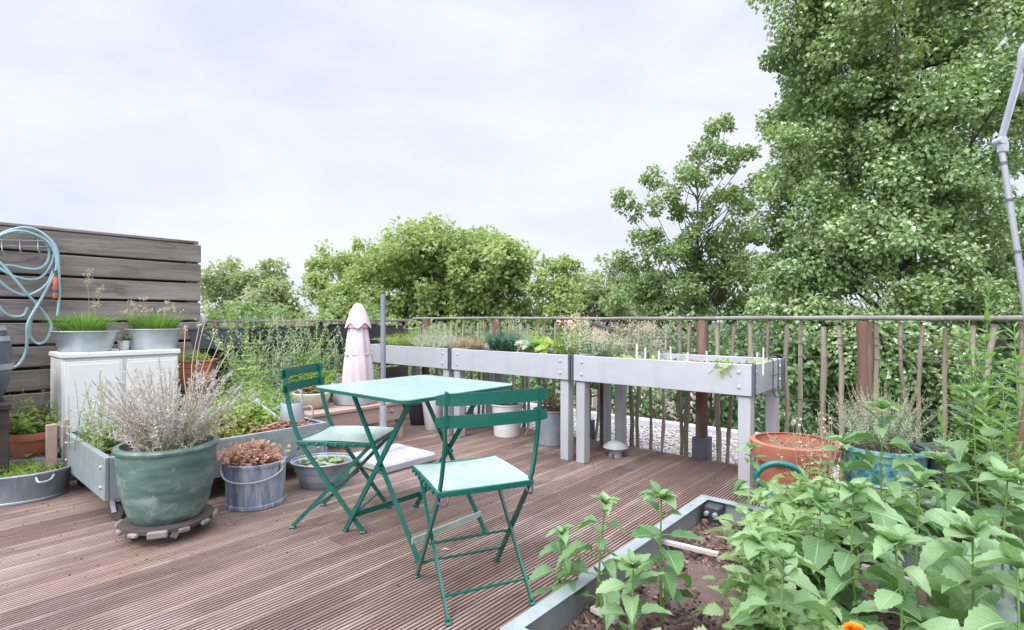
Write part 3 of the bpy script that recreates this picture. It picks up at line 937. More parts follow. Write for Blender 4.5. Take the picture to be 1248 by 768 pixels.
lath(722, 741, 752, 757, .215, 'short pale lath on soil behind the leftmost leafy stems')
lath(788, 655, 876, 676, .225, 'pale lath across bare soil near the black valve box')
lath(1100, 735, 1200, 770, .235, 'pale lath under broad leaves at the lower right corner')
lath(1055, 577, 1170, 592, .262, 'pale lath on the bed below the teal pot')
lath(1050, 690, 1110, 708, .235, 'pale lath in shade below the terracotta shards')


def valve_box():
    q = st(2.325, .835)
    root = thing('valve_box', 'small black plastic valve box in the corner of the front bed', 'valve box', (q[0], q[1], .185), DECK)
    m = MB(); m.box((0, 0, .04), (.075, .07, .095), bev=.006); m.build('housing', MAT['black_plastic'], root)
    for y in (-.018, .018):
        m = MB(); m.lathe([(.011, 0), (.011, .014), (.008, .018), (.0001, .019)], 12, M=np.array([[0, 0, -1], [0, 1, 0], [1, 0, 0.0]]), c=(-.0375, y, .058)); m.build('knob', MAT['steel'], root)


valve_box()


# ================================================================== POTS
def pot(name, label, cat, loc, prof_out, mat, wall=.012, sx=1.0, sy=1.0, rz=0.0, soil=None, group=None, wob=0.0, n=40, soil_mat='soil', rim=None):
    """prof_out: outer profile from base to rim [(r,z)...]"""
    root = thing(name, label, cat, loc, rz, group)
    po = np.asarray(prof_out, float)
    inner = po[::-1].copy(); inner[:, 0] = np.maximum(inner[:, 0] - wall, .004); inner[-1, 1] += wall
    m = MB(); m.lathe(np.concatenate([po, inner]), n, sx=sx, sy=sy, wob=wob); m.build('body', mat, root)
    if rim:
        m = MB()
        a = np.linspace(0, 2 * np.pi, 41)
        rr = po[-1, 0]
        m.tube(np.c_[np.cos(a) * rr * sx, np.sin(a) * rr * sy, np.full(41, po[-1, 1])], rim, 8, cap=False); m.build('rim', mat, root)
    if soil is not None:
        zr = soil
        r = np.interp(zr, po[:, 1], po[:, 0]) - wall * .8
        m = MB()
        pr = [(r, zr)] + [(r * f, zr + .012 * (1 - f) + rng.uniform(-.004, .004)) for f in (.8, .6, .4, .2)] + [(.0001, zr + .015)]
        m.lathe(pr, 24, sx=sx, sy=sy)
        k = 160
        a = rng.uniform(0, 6.28, k); q = r * np.sqrt(rng.random(k)) * .92
        m.inst(PEBBLE, frames(rand_dir(k), rand_dir(k)), np.c_[np.cos(a) * q * sx, np.sin(a) * q * sy, np.full(k, zr + .008)], rng.uniform(.003, .011, (k, 3)), rng.random(k))
        m.build('soil', MAT[soil_mat], root)
    return root


# big green glazed pot and its trolley
gp = at(205, 650, 2.69)
GP = (gp[0], gp[1], 0)
tr = thing('pot_trolley', 'round wooden plant trolley with small castors under the green glazed pot', 'trolley', GP, .25)
m = MB(); m.lathe([(.175, .062), (.205, .066), (.205, .082), (.175, .088), (.0001, .088)], 30); m.build('tray', MAT['dark_wood'], tr)
for k in range(12):
    a = k / 12 * 6.283 + .12
    big = k % 3 == 0
    m = MB(); m.box((math.cos(a) * .208, math.sin(a) * .208, .066), (.022, .085 if big else .05, .034 if big else .022), rz=a, bev=.006)
    m.build('edge_block', MAT['old_wood'], tr)
for k in range(4):
    a = k / 4 * 6.283 + .55
    castor(tr, math.cos(a) * .14, math.sin(a) * .14, .062, .024, a)
pot('glazed_pot', 'large mottled green glazed pot on a wooden trolley', 'pot', (gp[0], gp[1], .088),
    [(.150, 0), (.160, .01), (.184, .08), (.203, .17), (.213, .27), (.216, .325), (.214, .338), (.224, .343), (.228, .356), (.222, .368)], MAT['glaze'], .022, soil=.325, n=56, wob=.006)

# zinc bucket with bail handle
zb = at(312, 612, 3.13)
bk = pot('zinc_bucket', 'streaky blue grey zinc bucket with wire handle holding red sedum', 'bucket', (zb[0], zb[1], 0), [(.156, 0), (.162, .004), (.162, .022), (.158, .026), (.162, .20), (.165, .232), (.169, .236), (.169, .246), (.165, .25)], MAT['zinc_streak'], .006, soil=.215, rim=.006)
m = MB()
a = np.linspace(R(205), R(350), 26)
k = np.linspace(-1, 1, 26)
m.tube(np.c_[np.cos(a) * .178, np.sin(a) * .178, .225 - .062 * np.clip(1 - k ** 2, 0, 1) ** .6], .0055, 8); m.build('handle', MAT['zinc_pale'], bk)
for aa in (205, 350):
    m = MB(); m.box((math.cos(R(aa)) * .174, math.sin(R(aa)) * .174, .225), (.012, .04, .05), rz=R(aa), bev=.004); m.build('lug', MAT['zinc_pale'], bk)

ot = at(394, 588, 3.46)
pot('zinc_basin', 'shallow ribbed zinc basin with succulents behind the left chair', 'basin', (ot[0], ot[1], 0), [(.145, 0), (.15, .004), (.165, .05), (.17, .052), (.180, .10), (.185, .102), (.2, .15), (.212, .156), (.212, .162)], MAT['zinc'], .006, sx=.94, sy=.78, soil=.12, rim=.006)

zt = at(8, 607, 3.22)
tub = pot('zinc_tub', 'oval zinc tub with low green plants at the left edge of the deck', 'tub', (zt[0], zt[1], 0), [(.28, 0), (.29, .004), (.29, .014), (.285, .018), (.313, .15), (.32, .158), (.32, .168)], MAT['zinc'], .006, sx=1.05, sy=.72, rz=.2, soil=.13, rim=.007)
m = MB(); m.tube(spline([(.25, -.165, .15), (.28, -.19, .13), (.312, -.15, .13), (.305, -.10, .15)], 5), .006, 7); m.build('handle', MAT['zinc_pale'], tub)

tb = at(20, 552, 3.72)
pot('terracotta_bowl', 'wide pale terracotta bowl behind the oval zinc tub', 'bowl', (tb[0] + .03, tb[1], 0), [(.16, 0), (.2, .02), (.245, .10), (.265, .15), (.27, .165)], MAT['terra_pale'], .018, sx=1.1, sy=.6, rz=.45, soil=.12)

hp = at(63, 566, 3.56)
pot('grey_pot', 'small grey pot with a big leaved plant beside the zinc tub', 'pot', (hp[0], hp[1], 0), [(.075, 0), (.085, .01), (.10, .12), (.105, .135)], MAT['zinc'], .008, soil=.12)

rp = at(38, 528, 3.52)
bl = MB(); bl.box((0, 0, .09), (.24, .24, .176), bev=.006, tone=.3)
o = bl.build('wooden_block', MAT['old_wood'], loc=(rp[0], rp[1], 0), rz=DECK); tag(o, 'weathered wooden block under the red pot by the screen', 'block')
pot('red_pot', 'red terracotta pot with straggly plant beside the white cabinet', 'pot', (rp[0], rp[1], .179), [(.085, 0), (.09, .006), (.112, .11), (.128, .112), (.132, .15), (.128, .157)], MAT['terracotta'], .012, soil=.13)

# two upright board ends next to the wheeled planter
m = MB(); m.box((0, 0, .21), (.055, .03, .42), bev=.004, tone=.1); m.box((.075, .02, .22), (.03, .02, .44), bev=.004, tone=.1)
o = m.build('stake_pair', MAT['bench_wood'], loc=st(.66, 4.34), rz=DECK); tag(o, 'two pale wooden stakes beside the red pot', 'stake')


# barrel at left edge
def barrel():
    p = (-3.35, 3.20, 0)
    root = thing('rain_barrel', 'dark barrel with pale hoops at the left edge', 'barrel', (p[0], p[1], .565), 0)
    prof = [(.20, 0), (.205, .004), (.235, .08), (.258, .19), (.262, .25), (.255, .34), (.232, .43), (.218, .478), (.205, .485), (.19, .475), (.0001, .47)]
    m = MB(); m.lathe(prof, 40); m.build('body', MAT['grey_plastic'], root)
    for z0, z1 in ((.20, .235), (.375, .405), (.44, .47)):
        m = MB()
        ra, rb = [np.interp(z, [q[1] for q in prof[:8]], [q[0] for q in prof[:8]]) + .004 for z in (z0, z1)]
        m.lathe([(ra - .006, z0), (ra, z0), (rb, z1), (rb - .006, z1)], 40); m.build('hoop', MAT['zinc_pale'], root)
    s = thing('barrel_stand', 'dark wooden stand under the barrel', 'stand', (p[0], p[1], 0), DECK)
    m = MB(); m.box((0, 0, .545), (.46, .46, .036), bev=.004); m.build('top', MAT['dark_wood'], s)
    for sx in (-1, 1):
        for sy in (-1, 1):
            m = MB(); m.box((sx * .19, sy * .19, .263), (.06, .06, .525), bev=.004); m.build('leg', MAT['dark_wood'], s)


barrel()
bp = (-3.12, 3.05, .455)
pot('black_pot', 'black pot at the left edge below the barrel', 'pot', bp, [(.095, 0), (.10, .006), (.112, .10), (.122, .102), (.125, .128), (.12, .133)], MAT['black_plastic'], .01, soil=.11)
s_ = thing('pot_stand', 'slim dark stand under the black pot at the left edge', 'stand', (bp[0], bp[1], 0))
m = MB(); m.tube([(0, 0, .01), (0, 0, .44)], .02, 12); m.build('leg', MAT['wire'], s_)
m = MB(); m.lathe([(.10, 0), (.10, .012), (.0001, .014)], 24, c=(0, 0, .44)); m.build('top', MAT['wire'], s_)
m = MB(); m.lathe([(.11, 0), (.11, .010), (.0001, .011)], 24); m.build('base', MAT['wire'], s_)


# white cabinet
def cabinet():
    s0, s1, t0, t1 = .735, 1.44, 4.53, 4.94
    root = thing('storage_cabinet', 'low off white plastic cabinet with two doors against the plank screen', 'cabinet', st((s0 + s1) / 2, (t0 + t1) / 2), DECK)
    w, d = s1 - s0, t1 - t0
    m = MB(); m.box((0, .012, .415), (w - .02, d - .03, .79), bev=.004); m.box((0, .012, .012), (w - .06, d - .06, .024), bev=.003); m.build('body', MAT['white_plastic'], root)
    m = MB(); m.box((0, 0, .830), (w, d, .034), bev=.006); m.build('top', MAT['white_plastic'], root)
    for sx in (-1, 1):
        x = sx * (w / 4 - .004)
        m = MB()
        dw = w / 2 - .03
        m.box((x, -d / 2 + .016, .42), (dw, .02, .74), bev=.004)
        # raised frame round a recessed field
        m.box((x, -d / 2 + .005, .42), (dw - .035, .004, .70), bev=.0015)
        dr = m.build('door', MAT['white_plastic'], root)
        h = MB(); h.box((x - sx * (dw / 2 - .02), -d / 2 - .008, .45), (.012, .014, .09), bev=.003); h.build('handle', MAT['zinc_pale'], dr)


cabinet()
CAB = .848
l1 = on_t(104, 420, 4.70); l2 = on_t(187, 418, 4.70)
pot('zinc_trough', 'oval ribbed zinc trough of chives, on the left of the cabinet top', 'trough', (l1[0], l1[1], CAB), [(.145, 0), (.15, .004), (.152, .03), (.157, .034), (.175, .10), (.180, .104), (.19, .135), (.198, .140)], MAT['galv'], .005, sx=1.0, sy=.55, rz=DECK * .5, soil=.115, rim=.005)
pot('zinc_trough', 'pale oval zinc trough of chives, on the right of the cabinet top', 'trough', (l2[0], l2[1], CAB), [(.15, 0), (.153, .004), (.162, .07), (.172, .135), (.178, .142), (.178, .148)], MAT['zinc_pale'], .005, sx=1.0, sy=.6, rz=DECK * .5, soil=.12, rim=.005)
l3 = on_t(151, 421, 4.72)
pot('small_pot', 'tiny white pot with dark leaves between two zinc troughs', 'pot', (l3[0], l3[1], CAB), [(.028, 0), (.03, .003), (.038, .06), (.042, .064), (.042, .07)], MAT['enamel'], .004, soil=.058)


# stool with red rectangular pot, black window boxes on the low fence
def tapered_box(m, bw, bd, tw, td, h, th=.01, lip=.012):
    """open trough, x long"""
    rings = [(bw, bd, 0), (tw, td, h), (tw + lip * 2, td + lip * 2, h), (tw + lip * 2, td + lip * 2, h + .012), (tw - th * 2, td - th * 2, h + .012), (bw - th * 2, bd - th * 2, th)]
    P = []
    for w, d, z in rings:
        P += [(-w / 2, -d / 2, z), (w / 2, -d / 2, z), (w / 2, d / 2, z), (-w / 2, d / 2, z)]
    F = [[3, 2, 1, 0], [20, 21, 22, 23]]
    for i in range(len(rings) - 1):
        for a in range(4):
            c = (a + 1) % 4
            F.append([i * 4 + a, i * 4 + c, i * 4 + 4 + c, i * 4 + 4 + a])
    m.add(P, F)


def window_box(name, label, loc, rz, bw, bd, tw, td, h, mat, group=None, ribs=False):
    root = thing(name, label, 'planter', loc, rz, group)
    m = MB(); tapered_box(m, bw, bd, tw, td, h)
    if ribs:
        for z in (.25, .5, .75):
            w = bw + (tw - bw) * z; d = bd + (td - bd) * z
            for sy in (-1, 1): m.box((0, sy * d / 2, h * z), (w, .008, .008), bev=.002)
    m.build('body', mat, root)
    m = MB(); soil_sheet(m, -tw / 2 + .015, tw / 2 - .015, -td / 2 + .015, td / 2 - .015, h - .02, .012, 12); m.build('soil', MAT['soil'], root)
    return root


rb = st(1.61, 4.74)
s_ = thing('plant_stool', 'dark wooden stool under the red rectangular pot', 'stool', rb, DECK)
m = MB(); m.box((0, 0, .535), (.34, .28, .03), bev=.003); m.build('seat', MAT['dark_wood'], s_)
for sx in (-1, 1):
    for sy in (-1, 1):
        m = MB(); m.box((sx * .14, sy * .11, .26), (.04, .04, .52), bev=.003); m.build('leg', MAT['dark_wood'], s_)
window_box('red_planter', 'red ribbed terracotta planter behind the lavender, right of the cabinet', (rb[0], rb[1], .551), DECK * .35, .22, .18, .27, .22, .185, MAT['terracotta'], ribs=True)
WB = 'dark plastic window boxes on the low fence'
w1 = st(1.90, 5.10)
wb1 = window_box('window_box', 'dark grey window box with sparse plants, beside the plank screen', (w1[0], w1[1], .815), DECK, .42, .15, .50, .19, .17, MAT['grey_plastic'], WB)
w2 = st(2.62, 5.10)
window_box('window_box', 'black window box on the low fence behind tall feathery plants', (w2[0], w2[1], .83), DECK, .5, .14, .56, .18, .16, MAT['black_plastic'], WB)
w3 = st(3.30, 5.10)
window_box('window_box', 'black window box on the low fence behind the pink closed parasol', (w3[0], w3[1], .85), DECK, .42, .14, .48, .18, .16, MAT['black_plastic'], WB)
db = on_t(241, 391, 5.13)
m = MB(); m.lathe([(.0001, 0), (.045, .004), (.066, .03), (.072, .065), (.06, .105), (.03, .125), (.0001, .128)], 26)
o = m.build('garden_globe', MAT['dotted'], loc=(db[0], db[1], 1.002)); tag(o, 'small dotted pale ceramic globe on the dark window box', 'globe')
# shelf brackets that carry the boxes
for w_, nm in ((1.90, 'under the dark grey window box'), (2.62, 'under the middle black window box'), (3.30, 'under the black window box by the parasol')):
    root = thing('box_bracket', 'dark metal bracket ' + nm, 'bracket', st(w_, 5.20), DECK)
    z = {1.90: .812, 2.62: .827, 3.30: .847}[w_]
    for x in (-.15, .15):
        m = MB(); m.box((x, -.10, z - .004), (.02, .20, .006), bev=.001); m.bar((x, -.005, z - .16), (x, -.18, z - .01), .012, .006); m.build('arm', MAT['wire'], root)

# long trough on the floor behind, mostly hidden
box_planter('floor_trough', 'grey metal trough of feathery plants behind the low bench', 'planter', 1.86, 3.05, 4.52, 4.95, 0.01, .46, .42, MAT['galv'], bolts=False)


# low bench with tub, bowl
def bench():
    root = thing('low_bench', 'low pinkish wooden bench carrying the zinc tub', 'bench', st(2.56, 4.10), DECK)
    m = MB(); m.box((0, 0, .325), (.92, .52, .03), bev=.005, tone=.3); m.build('top', MAT['bench_wood'], root)
    m = MB(); m.box((0, -.235, .245), (.86, .02, .125), bev=.003); m.build('apron', MAT['bench_wood'], root)
    for sx in (-1, 1):
        for sy in (-1, 1):
            m = MB(); m.box((sx * .42, sy * .22 + (.002 if sy < 0 else 0), .155), (.05, .045, .309), bev=.003); m.build('leg', MAT['bench_wood'], root)


bench()
t1_ = st(2.66, 4.08)
pot('zinc_pail', 'pale round zinc pail on the low bench under the closed parasol', 'pail', (t1_[0], t1_[1], .342), [(.175, 0), (.182, .004), (.185, .015), (.188, .12), (.196, .17), (.200, .178)], MAT['zinc_pale'], .006, soil=.15, rim=.006)
t2_ = st(2.27, 4.12)
pot('cream_bowl', 'cream ceramic planting bowl with brown rim on the low bench', 'bowl', (t2_[0], t2_[1], .342), [(.09, 0), (.10, .006), (.135, .06), (.150, .105), (.152, .125), (.146, .13)], MAT['cream'], .012, soil=.105)


# closed parasol in the pail
def closed_parasol():
    root = thing('closed_parasol', 'pale pink closed parasol standing in the zinc pail', 'parasol', (t1_[0] + .03, t1_[1] - .02, .50))
    root.scale = (.84, .84, 1.0)
    m = MB(); m.tube([(0, 0, -.01), (0, 0, .66)], .012, 10); m.build('pole', MAT['bench_wood'], root)
    m = MB()
    zs = np.array([.0, .04, .1, .16, .21, .24, .27, .30, .33, .38, .45, .53, .56]); rs = np.interp(zs, [.0, .06, .2, .35, .45, .53, .56], [.150, .148, .138, .122, .105, .09, .085])
    n = 56; a = np.linspace(0, 2 * np.pi, n, endpoint=False)
    P = []
    for z, r in zip(zs, rs):
        fl = 1 + .15 * np.abs(np.cos(a * 3.5 + z * 1.2)) ** .6 - .10 + .05 * np.cos(a * 11 + 1 + z * 7) + .03 * np.sin(a * 2 + z * 9) - .035 * math.exp(-((z - .27) / .05) ** 2)
        P.append(np.c_[np.cos(a) * r * fl, np.sin(a) * r * fl, z + .012 * np.cos(a * 7) * (z == 0)])
    j = np.arange(n); k = (j + 1) % n
    m.add(np.concatenate(P), [np.stack([j + i * n, k + i * n, k + (i + 1) * n, j + (i + 1) * n], 1) for i in range(len(zs) - 1)])
    m.build('canopy', MAT['cloth'], root, angle=0)
    m = MB(); m.lathe([(.130, .262), (.134, .264), (.133, .280), (.129, .282)], 30, wob=.03); m.build('tie_strap', MAT['cloth'], root)
    m = MB()
    zs = np.array([.515, .53, .585, .64, .685, .706, .712]); rs = np.array([.128, .125, .102, .076, .052, .030, .0005])
    P = []
    for i, (z, r) in enumerate(zip(zs, rs)):
        fl = 1 + .06 * np.cos(a * 5 + .4) * (r > .04)
        lift = (.022 * np.cos(a * 5 + .4)) * (1 if i < 2 else .35 if i == 2 else 0)
        P.append(np.c_[np.cos(a) * r * fl, np.sin(a) * r * fl, z - lift])
    m.add(np.concatenate(P), [np.stack([j + i * n, k + i * n, k + (i + 1) * n, j + (i + 1) * n], 1) for i in range(len(zs) - 1)])
    m.build('top_flap', MAT['cloth'], root, angle=0)
    m = MB(); m.lathe([(.118, .500), (.112, .525), (.10, .545), (.088, .553)], 30); m.build('lining', MAT['cloth_pink'], root)


closed_parasol()


# parasol stand
def parasol_stand():
    p = at(467, 552, 4.02)
    root = thing('parasol_stand', 'grey steel parasol pole on a pale square concrete base', 'parasol stand', (p[0], p[1], 0), DECK)
    m = MB(); m.box((.03, -.06, .034), (.48, .48, .066), bev=.014); m.build('base_slab', MAT['concrete'], root)
    m = MB(); m.tube([(0, 0, .066), (0, 0, .42)], .027, 18); m.build('sleeve', MAT['steel_pale'], root)
    m = MB(); m.tube([(0, 0, .40), (0, 0, 1.26)], .0195, 18); m.build('pole', MAT['steel'], root)
    for z in (.20, .37):
        m = MB(); m.tube([(.026, -.01, z), (.055, -.02, z)], .005, 8); m.tube([(.055, -.02, z), (.075, -.027, z)], .016, 10); m.build('knob', MAT['dark_joint'], root)


parasol_stand()


# watering can in the wheeled planter
def zinc_can():
    p = st(1.84, 3.60)
    root = thing('watering_can', 'galvanised watering can with long spout standing in the wheeled planter', 'watering can', (p[0], p[1], .31), R(178))
    root.scale = (.88, .88, .88)
    m = MB(); m.lathe([(.088, 0), (.092, .004), (.090, .10), (.086, .19), (.080, .205), (.074, .205), (.078, .19), (.082, .01), (.0001, .01)], 30)
    m.build('body', MAT['zinc_pale'], root)
    m = MB(); m.tube([(.08, 0, .045), (.17, 0, .12), (.27, 0, .19)], [.022, .016, .012], 12); sp = m.build('spout', MAT['zinc_pale'], root)
    r_ = MB(); r_.lathe([(.012, 0), (.034, .04), (.034, .048), (.0001, .052)], 16, c=(.262, 0, .184), M=frames(np.array([[0, 1, 0.0]]), np.array([[.85, 0, .55]]))[0]); r_.build('rose', MAT['zinc_pale'], sp)
    m = MB(); m.tube([(.07, 0, .19), (.185, 0, .135)], .005, 8); m.build('brace', MAT['zinc_pale'], root)
    m = MB(); m.sweep(spline([(.06, 0, .20), (.04, 0, .285), (-.02, 0, .315), (-.075, 0, .28), (-.085, 0, .19)], 6), .022, .006, (0, 1, 0)); m.build('top_handle', MAT['zinc_pale'], root)
    m = MB(); m.sweep(spline([(-.082, 0, .165), (-.15, 0, .175), (-.165, 0, .11), (-.13, 0, .05), (-.088, 0, .035)], 6), .02, .006, (0, 1, 0)); m.build('back_handle', MAT['zinc_pale'], root)


zinc_can()

# under the raised planters
p = at(618, 530, 4.92)
wbk = pot('enamel_bucket', 'white enamel bucket on the deck under the raised planters', 'bucket', (p[0], p[1], 0), [(.115, 0), (.12, .004), (.122, .012), (.140, .26), (.147, .285), (.150, .292)], MAT['enamel'], .005, soil=.25, rim=.006)
m = MB(); m.tube(spline([(.14, -.02, .27), (.19, -.06, .18), (.20, -.07, .09), (.17, -.05, .02)], 6), .008, 8); m.build('rope_handle', MAT['stem_dry'], wbk)
p = at(672, 541, 4.62)
pot('zinc_bucket', 'pale blue zinc bucket behind the planter leg, with a dry plant', 'bucket', (p[0], p[1], 0), [(.125, 0), (.13, .004), (.132, .014), (.146, .25), (.152, .285), (.155, .292)], MAT['zinc'], .005, soil=.25, rim=.006)
p = at(528, 520, 5.2)
pot('white_pot', 'tall tapered white pot on the deck behind the table legs', 'pot', (p[0], p[1], 0), [(.075, 0), (.08, .006), (.115, .33), (.122, .335), (.125, .365), (.12, .37)], MAT['enamel'], .01, soil=.33)
p = at(511, 512, 5.45)
pot('black_pot', 'small black pot on the deck beside the low bench', 'pot', (p[0], p[1], 0), [(.085, 0), (.09, .006), (.115, .20), (.122, .205), (.125, .23), (.12, .235)], MAT['black_plastic'], .008, soil=.2)


# vent cap
def vent():
    p = at(750, 556, 4.18)
    root = thing('roof_vent', 'grey mushroom shaped vent cap on the deck below the raised planter', 'vent', (p[0], p[1], 0))
    m = MB(); m.lathe([(.052, 0), (.052, .03), (.046, .034), (.046, .07), (.0001, .07)], 24); m.build('pipe', MAT['concrete'], root)
    m = MB(); m.lathe([(.040, .062), (.094, .066), (.099, .072), (.094, .082), (.060, .106), (.030, .118), (.0001, .120)], 30); m.build('cap', MAT['concrete'], root)
    for a in (0, 2.1, 4.2):
        m = MB(); m.box((math.cos(a) * .066, math.sin(a) * .066, .015), (.02, .02, .03), rz=a); m.build('bracket', MAT['dark_joint'], root)


vent()


# birdhouse
def birdhouse():
    p = st(3.86, 2.32)
    root = thing('birdhouse', 'small wooden birdhouse with round hole and dark sloping roof between planters', 'birdhouse', (p[0], p[1], .815), R(-24))
    m = MB(); m.tube([(0, .0, -.80), (0, .0, 0)], .016, 8); m.build('stake', MAT['dark_wood'], root)
    poly = [(-.055, 0), (.055, 0), (.055, .17), (-.055, .215)]
    Mx = np.array([[1, 0, 0], [0, 0, 1], [0, 1, 0.0]])
    m = MB(); m.prism(poly[::-1], -.065, .065, M=Mx); m.build('box', MAT['bird_wood'], root)
    m = MB(); m.bar((-.07, 0, .229), (.10, 0, .165), .17, .012, up=(0, 0, 1)); m.build('roof', MAT['black_plastic'], root)
    m = MB(); m.lathe([(.0001, -.002), (.014, -.002), (.014, .002), (.0001, .002)], 16, M=np.array([[1, 0, 0], [0, 0, 1], [0, -1, 0.0]]), c=(-.008, -.066, .13)); m.build('entrance_hole', MAT['black_plastic'], root)
    m = MB(); m.box((0.06, 0, .10), (.012, .09, .10), bev=.002); m.build('side_board', MAT['dark_wood'], root)


birdhouse()

# plant tags in the right planter
tagx = [(786, 424, 438, .03), (803, 428, 442, .0), (818, 422, 440, -.04), (836, 430, 441, .1), (862, 428, 442, -.05), (922, 430, 442, .05), (930, 424, 442, .02), (776, 420, 436, .0)]
for i, (px, y0, y1, ln) in enumerate(tagx):
    w = on_t(px, 0, 1.0); k = (px - 624) / FPX
    s = 3.36 + .04 * (i % 3)
    t = (U[0] * s - k * U[1] * s) / (-V[0] + k * V[1])
    q = np.array(st(s, t, .742)); ztop = CAM_H - (y0 - 388) / FPX * q[1]
    m = MB(); hh = ztop - .742
    m.box((ln * hh / 2, 0, hh / 2), (.013, .003, hh), M=np.array([[1, 0, ln], [0, 1, 0], [0, 0, 1.0]]), bev=.001)
    o = m.build('plant_tag', MAT['white_tag'], loc=q, rz=rng.uniform(-.5, .5))
    tag(o, ['white plant tag, third from left in the nearest planter', 'white plant tag standing low, fourth from left in the nearest planter', 'tall white plant tag tilting left in the nearest planter',
            'white plant tag leaning right near the middle of the nearest planter', 'white plant tag leaning left before the brown fence post', 'short white plant tag at the right corner of the nearest planter',
            'tall white plant tag at the right end of the nearest planter', 'leftmost white plant tag in the nearest planter'][i], 'plant tag', 'white plant tags in the nearest planter')


# wire hoops hanging on right end of nearest planter
def wire_guard():
    root = thing('wire_hook', 'bent dark wire bracket hanging over the planter end', 'wire bracket', st(3.75, .965, .6), DECK)
    for x in (-.09, .03):
        m = MB(); m.tube(spline([(x, .05, .17), (x, .03, .225), (x, -.01, .222), (x, -.022, .18), (x + .004, -.020, .03), (x + .02, -.03, -.02), (x + .06, -.05, -.02)], 6), .004, 7); m.build('hook', MAT['wire'], root)
    for z in (.12, .02):
        m = MB(); m.tube([(-.15, -.024, z), (.16, -.03, z - .01)], .0035, 6); m.build('cross_wire', MAT['wire'], root)


wire_guard()

# right-hand pots
p = (1.50, 2.84)
pot('terracotta_pot', 'large orange terracotta pot with wide rim at the right of the planters', 'pot', (p[0], p[1], 0), [(.13, 0), (.14, .01), (.178, .33), (.200, .335), (.214, .40), (.214, .425), (.206, .43)], MAT['terracotta'], .018, soil=.37)


def teal_can():
    p = st(2.72, .62)
    root = thing('watering_can', 'teal plastic watering can in front of the orange terracotta pot', 'watering can', (p[0], p[1], 0), R(-20))
    m = MB(); m.lathe([(.105, 0), (.115, .008), (.120, .18), (.112, .24), (.085, .28), (.06, .29), (.05, .285), (.08, .27), (.105, .2), (.0001, .19)], 26, sx=1.1, sy=.85); m.build('body', MAT['teal_plastic'], root)
    m = MB(); m.tube(spline([(-.10, 0, .26), (-.15, 0, .34), (-.08, 0, .40), (.02, 0, .385), (.08, 0, .30)], 7), .014, 10); m.build('handle', MAT['teal_plastic'], root)
    m = MB(); m.tube(spline([(.11, 0, .06), (.2, 0, .14), (.27, 0, .30)], 6), np.linspace(.026, .016, 13), 10); m.build('spout', MAT['teal_plastic'], root)


teal_can()
p = at(1075, 545, 2.78)
pot('teal_pot', 'teal and white glazed pot planted with rosemary by the fence', 'pot', (p[0], p[1], 0), [(.12, 0), (.13, .01), (.17, .2), (.19, .36), (.198, .395), (.205, .4), (.205, .418), (.198, .42)], MAT['teal_glaze'], .016, soil=.385)
p = at(1165, 545, 2.72)
window_box('grey_trough', 'blue grey plastic trough beside the teal rosemary pot', (p[0], p[1], .28), DECK * .2, .34, .16, .40, .2, .13, MAT['grey_plastic'])
m = MB(); m.box((0, 0, .139), (.36, .2, .276), bev=.004); o = m.build('crate_block', MAT['dark_wood'], loc=(p[0], p[1], 0), rz=DECK * .2); tag(o, 'dark wooden block under the blue grey trough', 'block')

# terracotta shards in bed
for i, (px, py, a, lab) in enumerate(((1158, 640, .3, 'upper terracotta shard lying in the leaves at right'), (1172, 662, 1.2, 'lower terracotta shard lying in the leaves at right'))):
    q = at(px, py, 1.95)
    m = MB()
    ang = np.linspace(-.6, .6, 8)
    P = [];
    for r in (.12, .112):
        for k_, z in ((1.0, -.05), (.85, .045)):
            P.append(np.c_[np.cos(ang * k_) * r - .1, np.sin(ang * k_) * r, np.full(8, z) + .008 * np.sin(ang * 9 + i)])
    P = np.concatenate(P); j = np.arange(7)
    q4 = lambda a_, b_: np.stack([j + a_ * 8, j + 1 + a_ * 8, j + 1 + b_ * 8, j + b_ * 8], 1)
    m.add(P, [q4(0, 1), q4(1, 3), q4(3, 2), q4(2, 0), [0, 8, 24, 16], [7, 23, 31, 15]])
    o = m.build('terracotta_shard', MAT['orange_plastic'] if 0 else MAT['terra_pale'], loc=q); o.rotation_euler = (R(-60), R(10), a + 2.2); tag(o, lab, 'shard', 'terracotta shards in the bed')

# leaning stake at right
m = MB(); a, c = np.array(at(1226, 612, 2.05)), np.array(at(1262, 440, 1.95))
m.tube(spline([c * 0, (c - a) * .5 + [.004, 0, 0], c - a], 4), .012, 9, jitter=.1)
m.tube([(0, 0, 0), tuple((a - c) * .42)], .012, 9, jitter=.1)
o = m.build('wooden_stake', MAT['stick'], loc=a); tag(o, 'brown wooden stake leaning among plants at the right edge', 'stake')


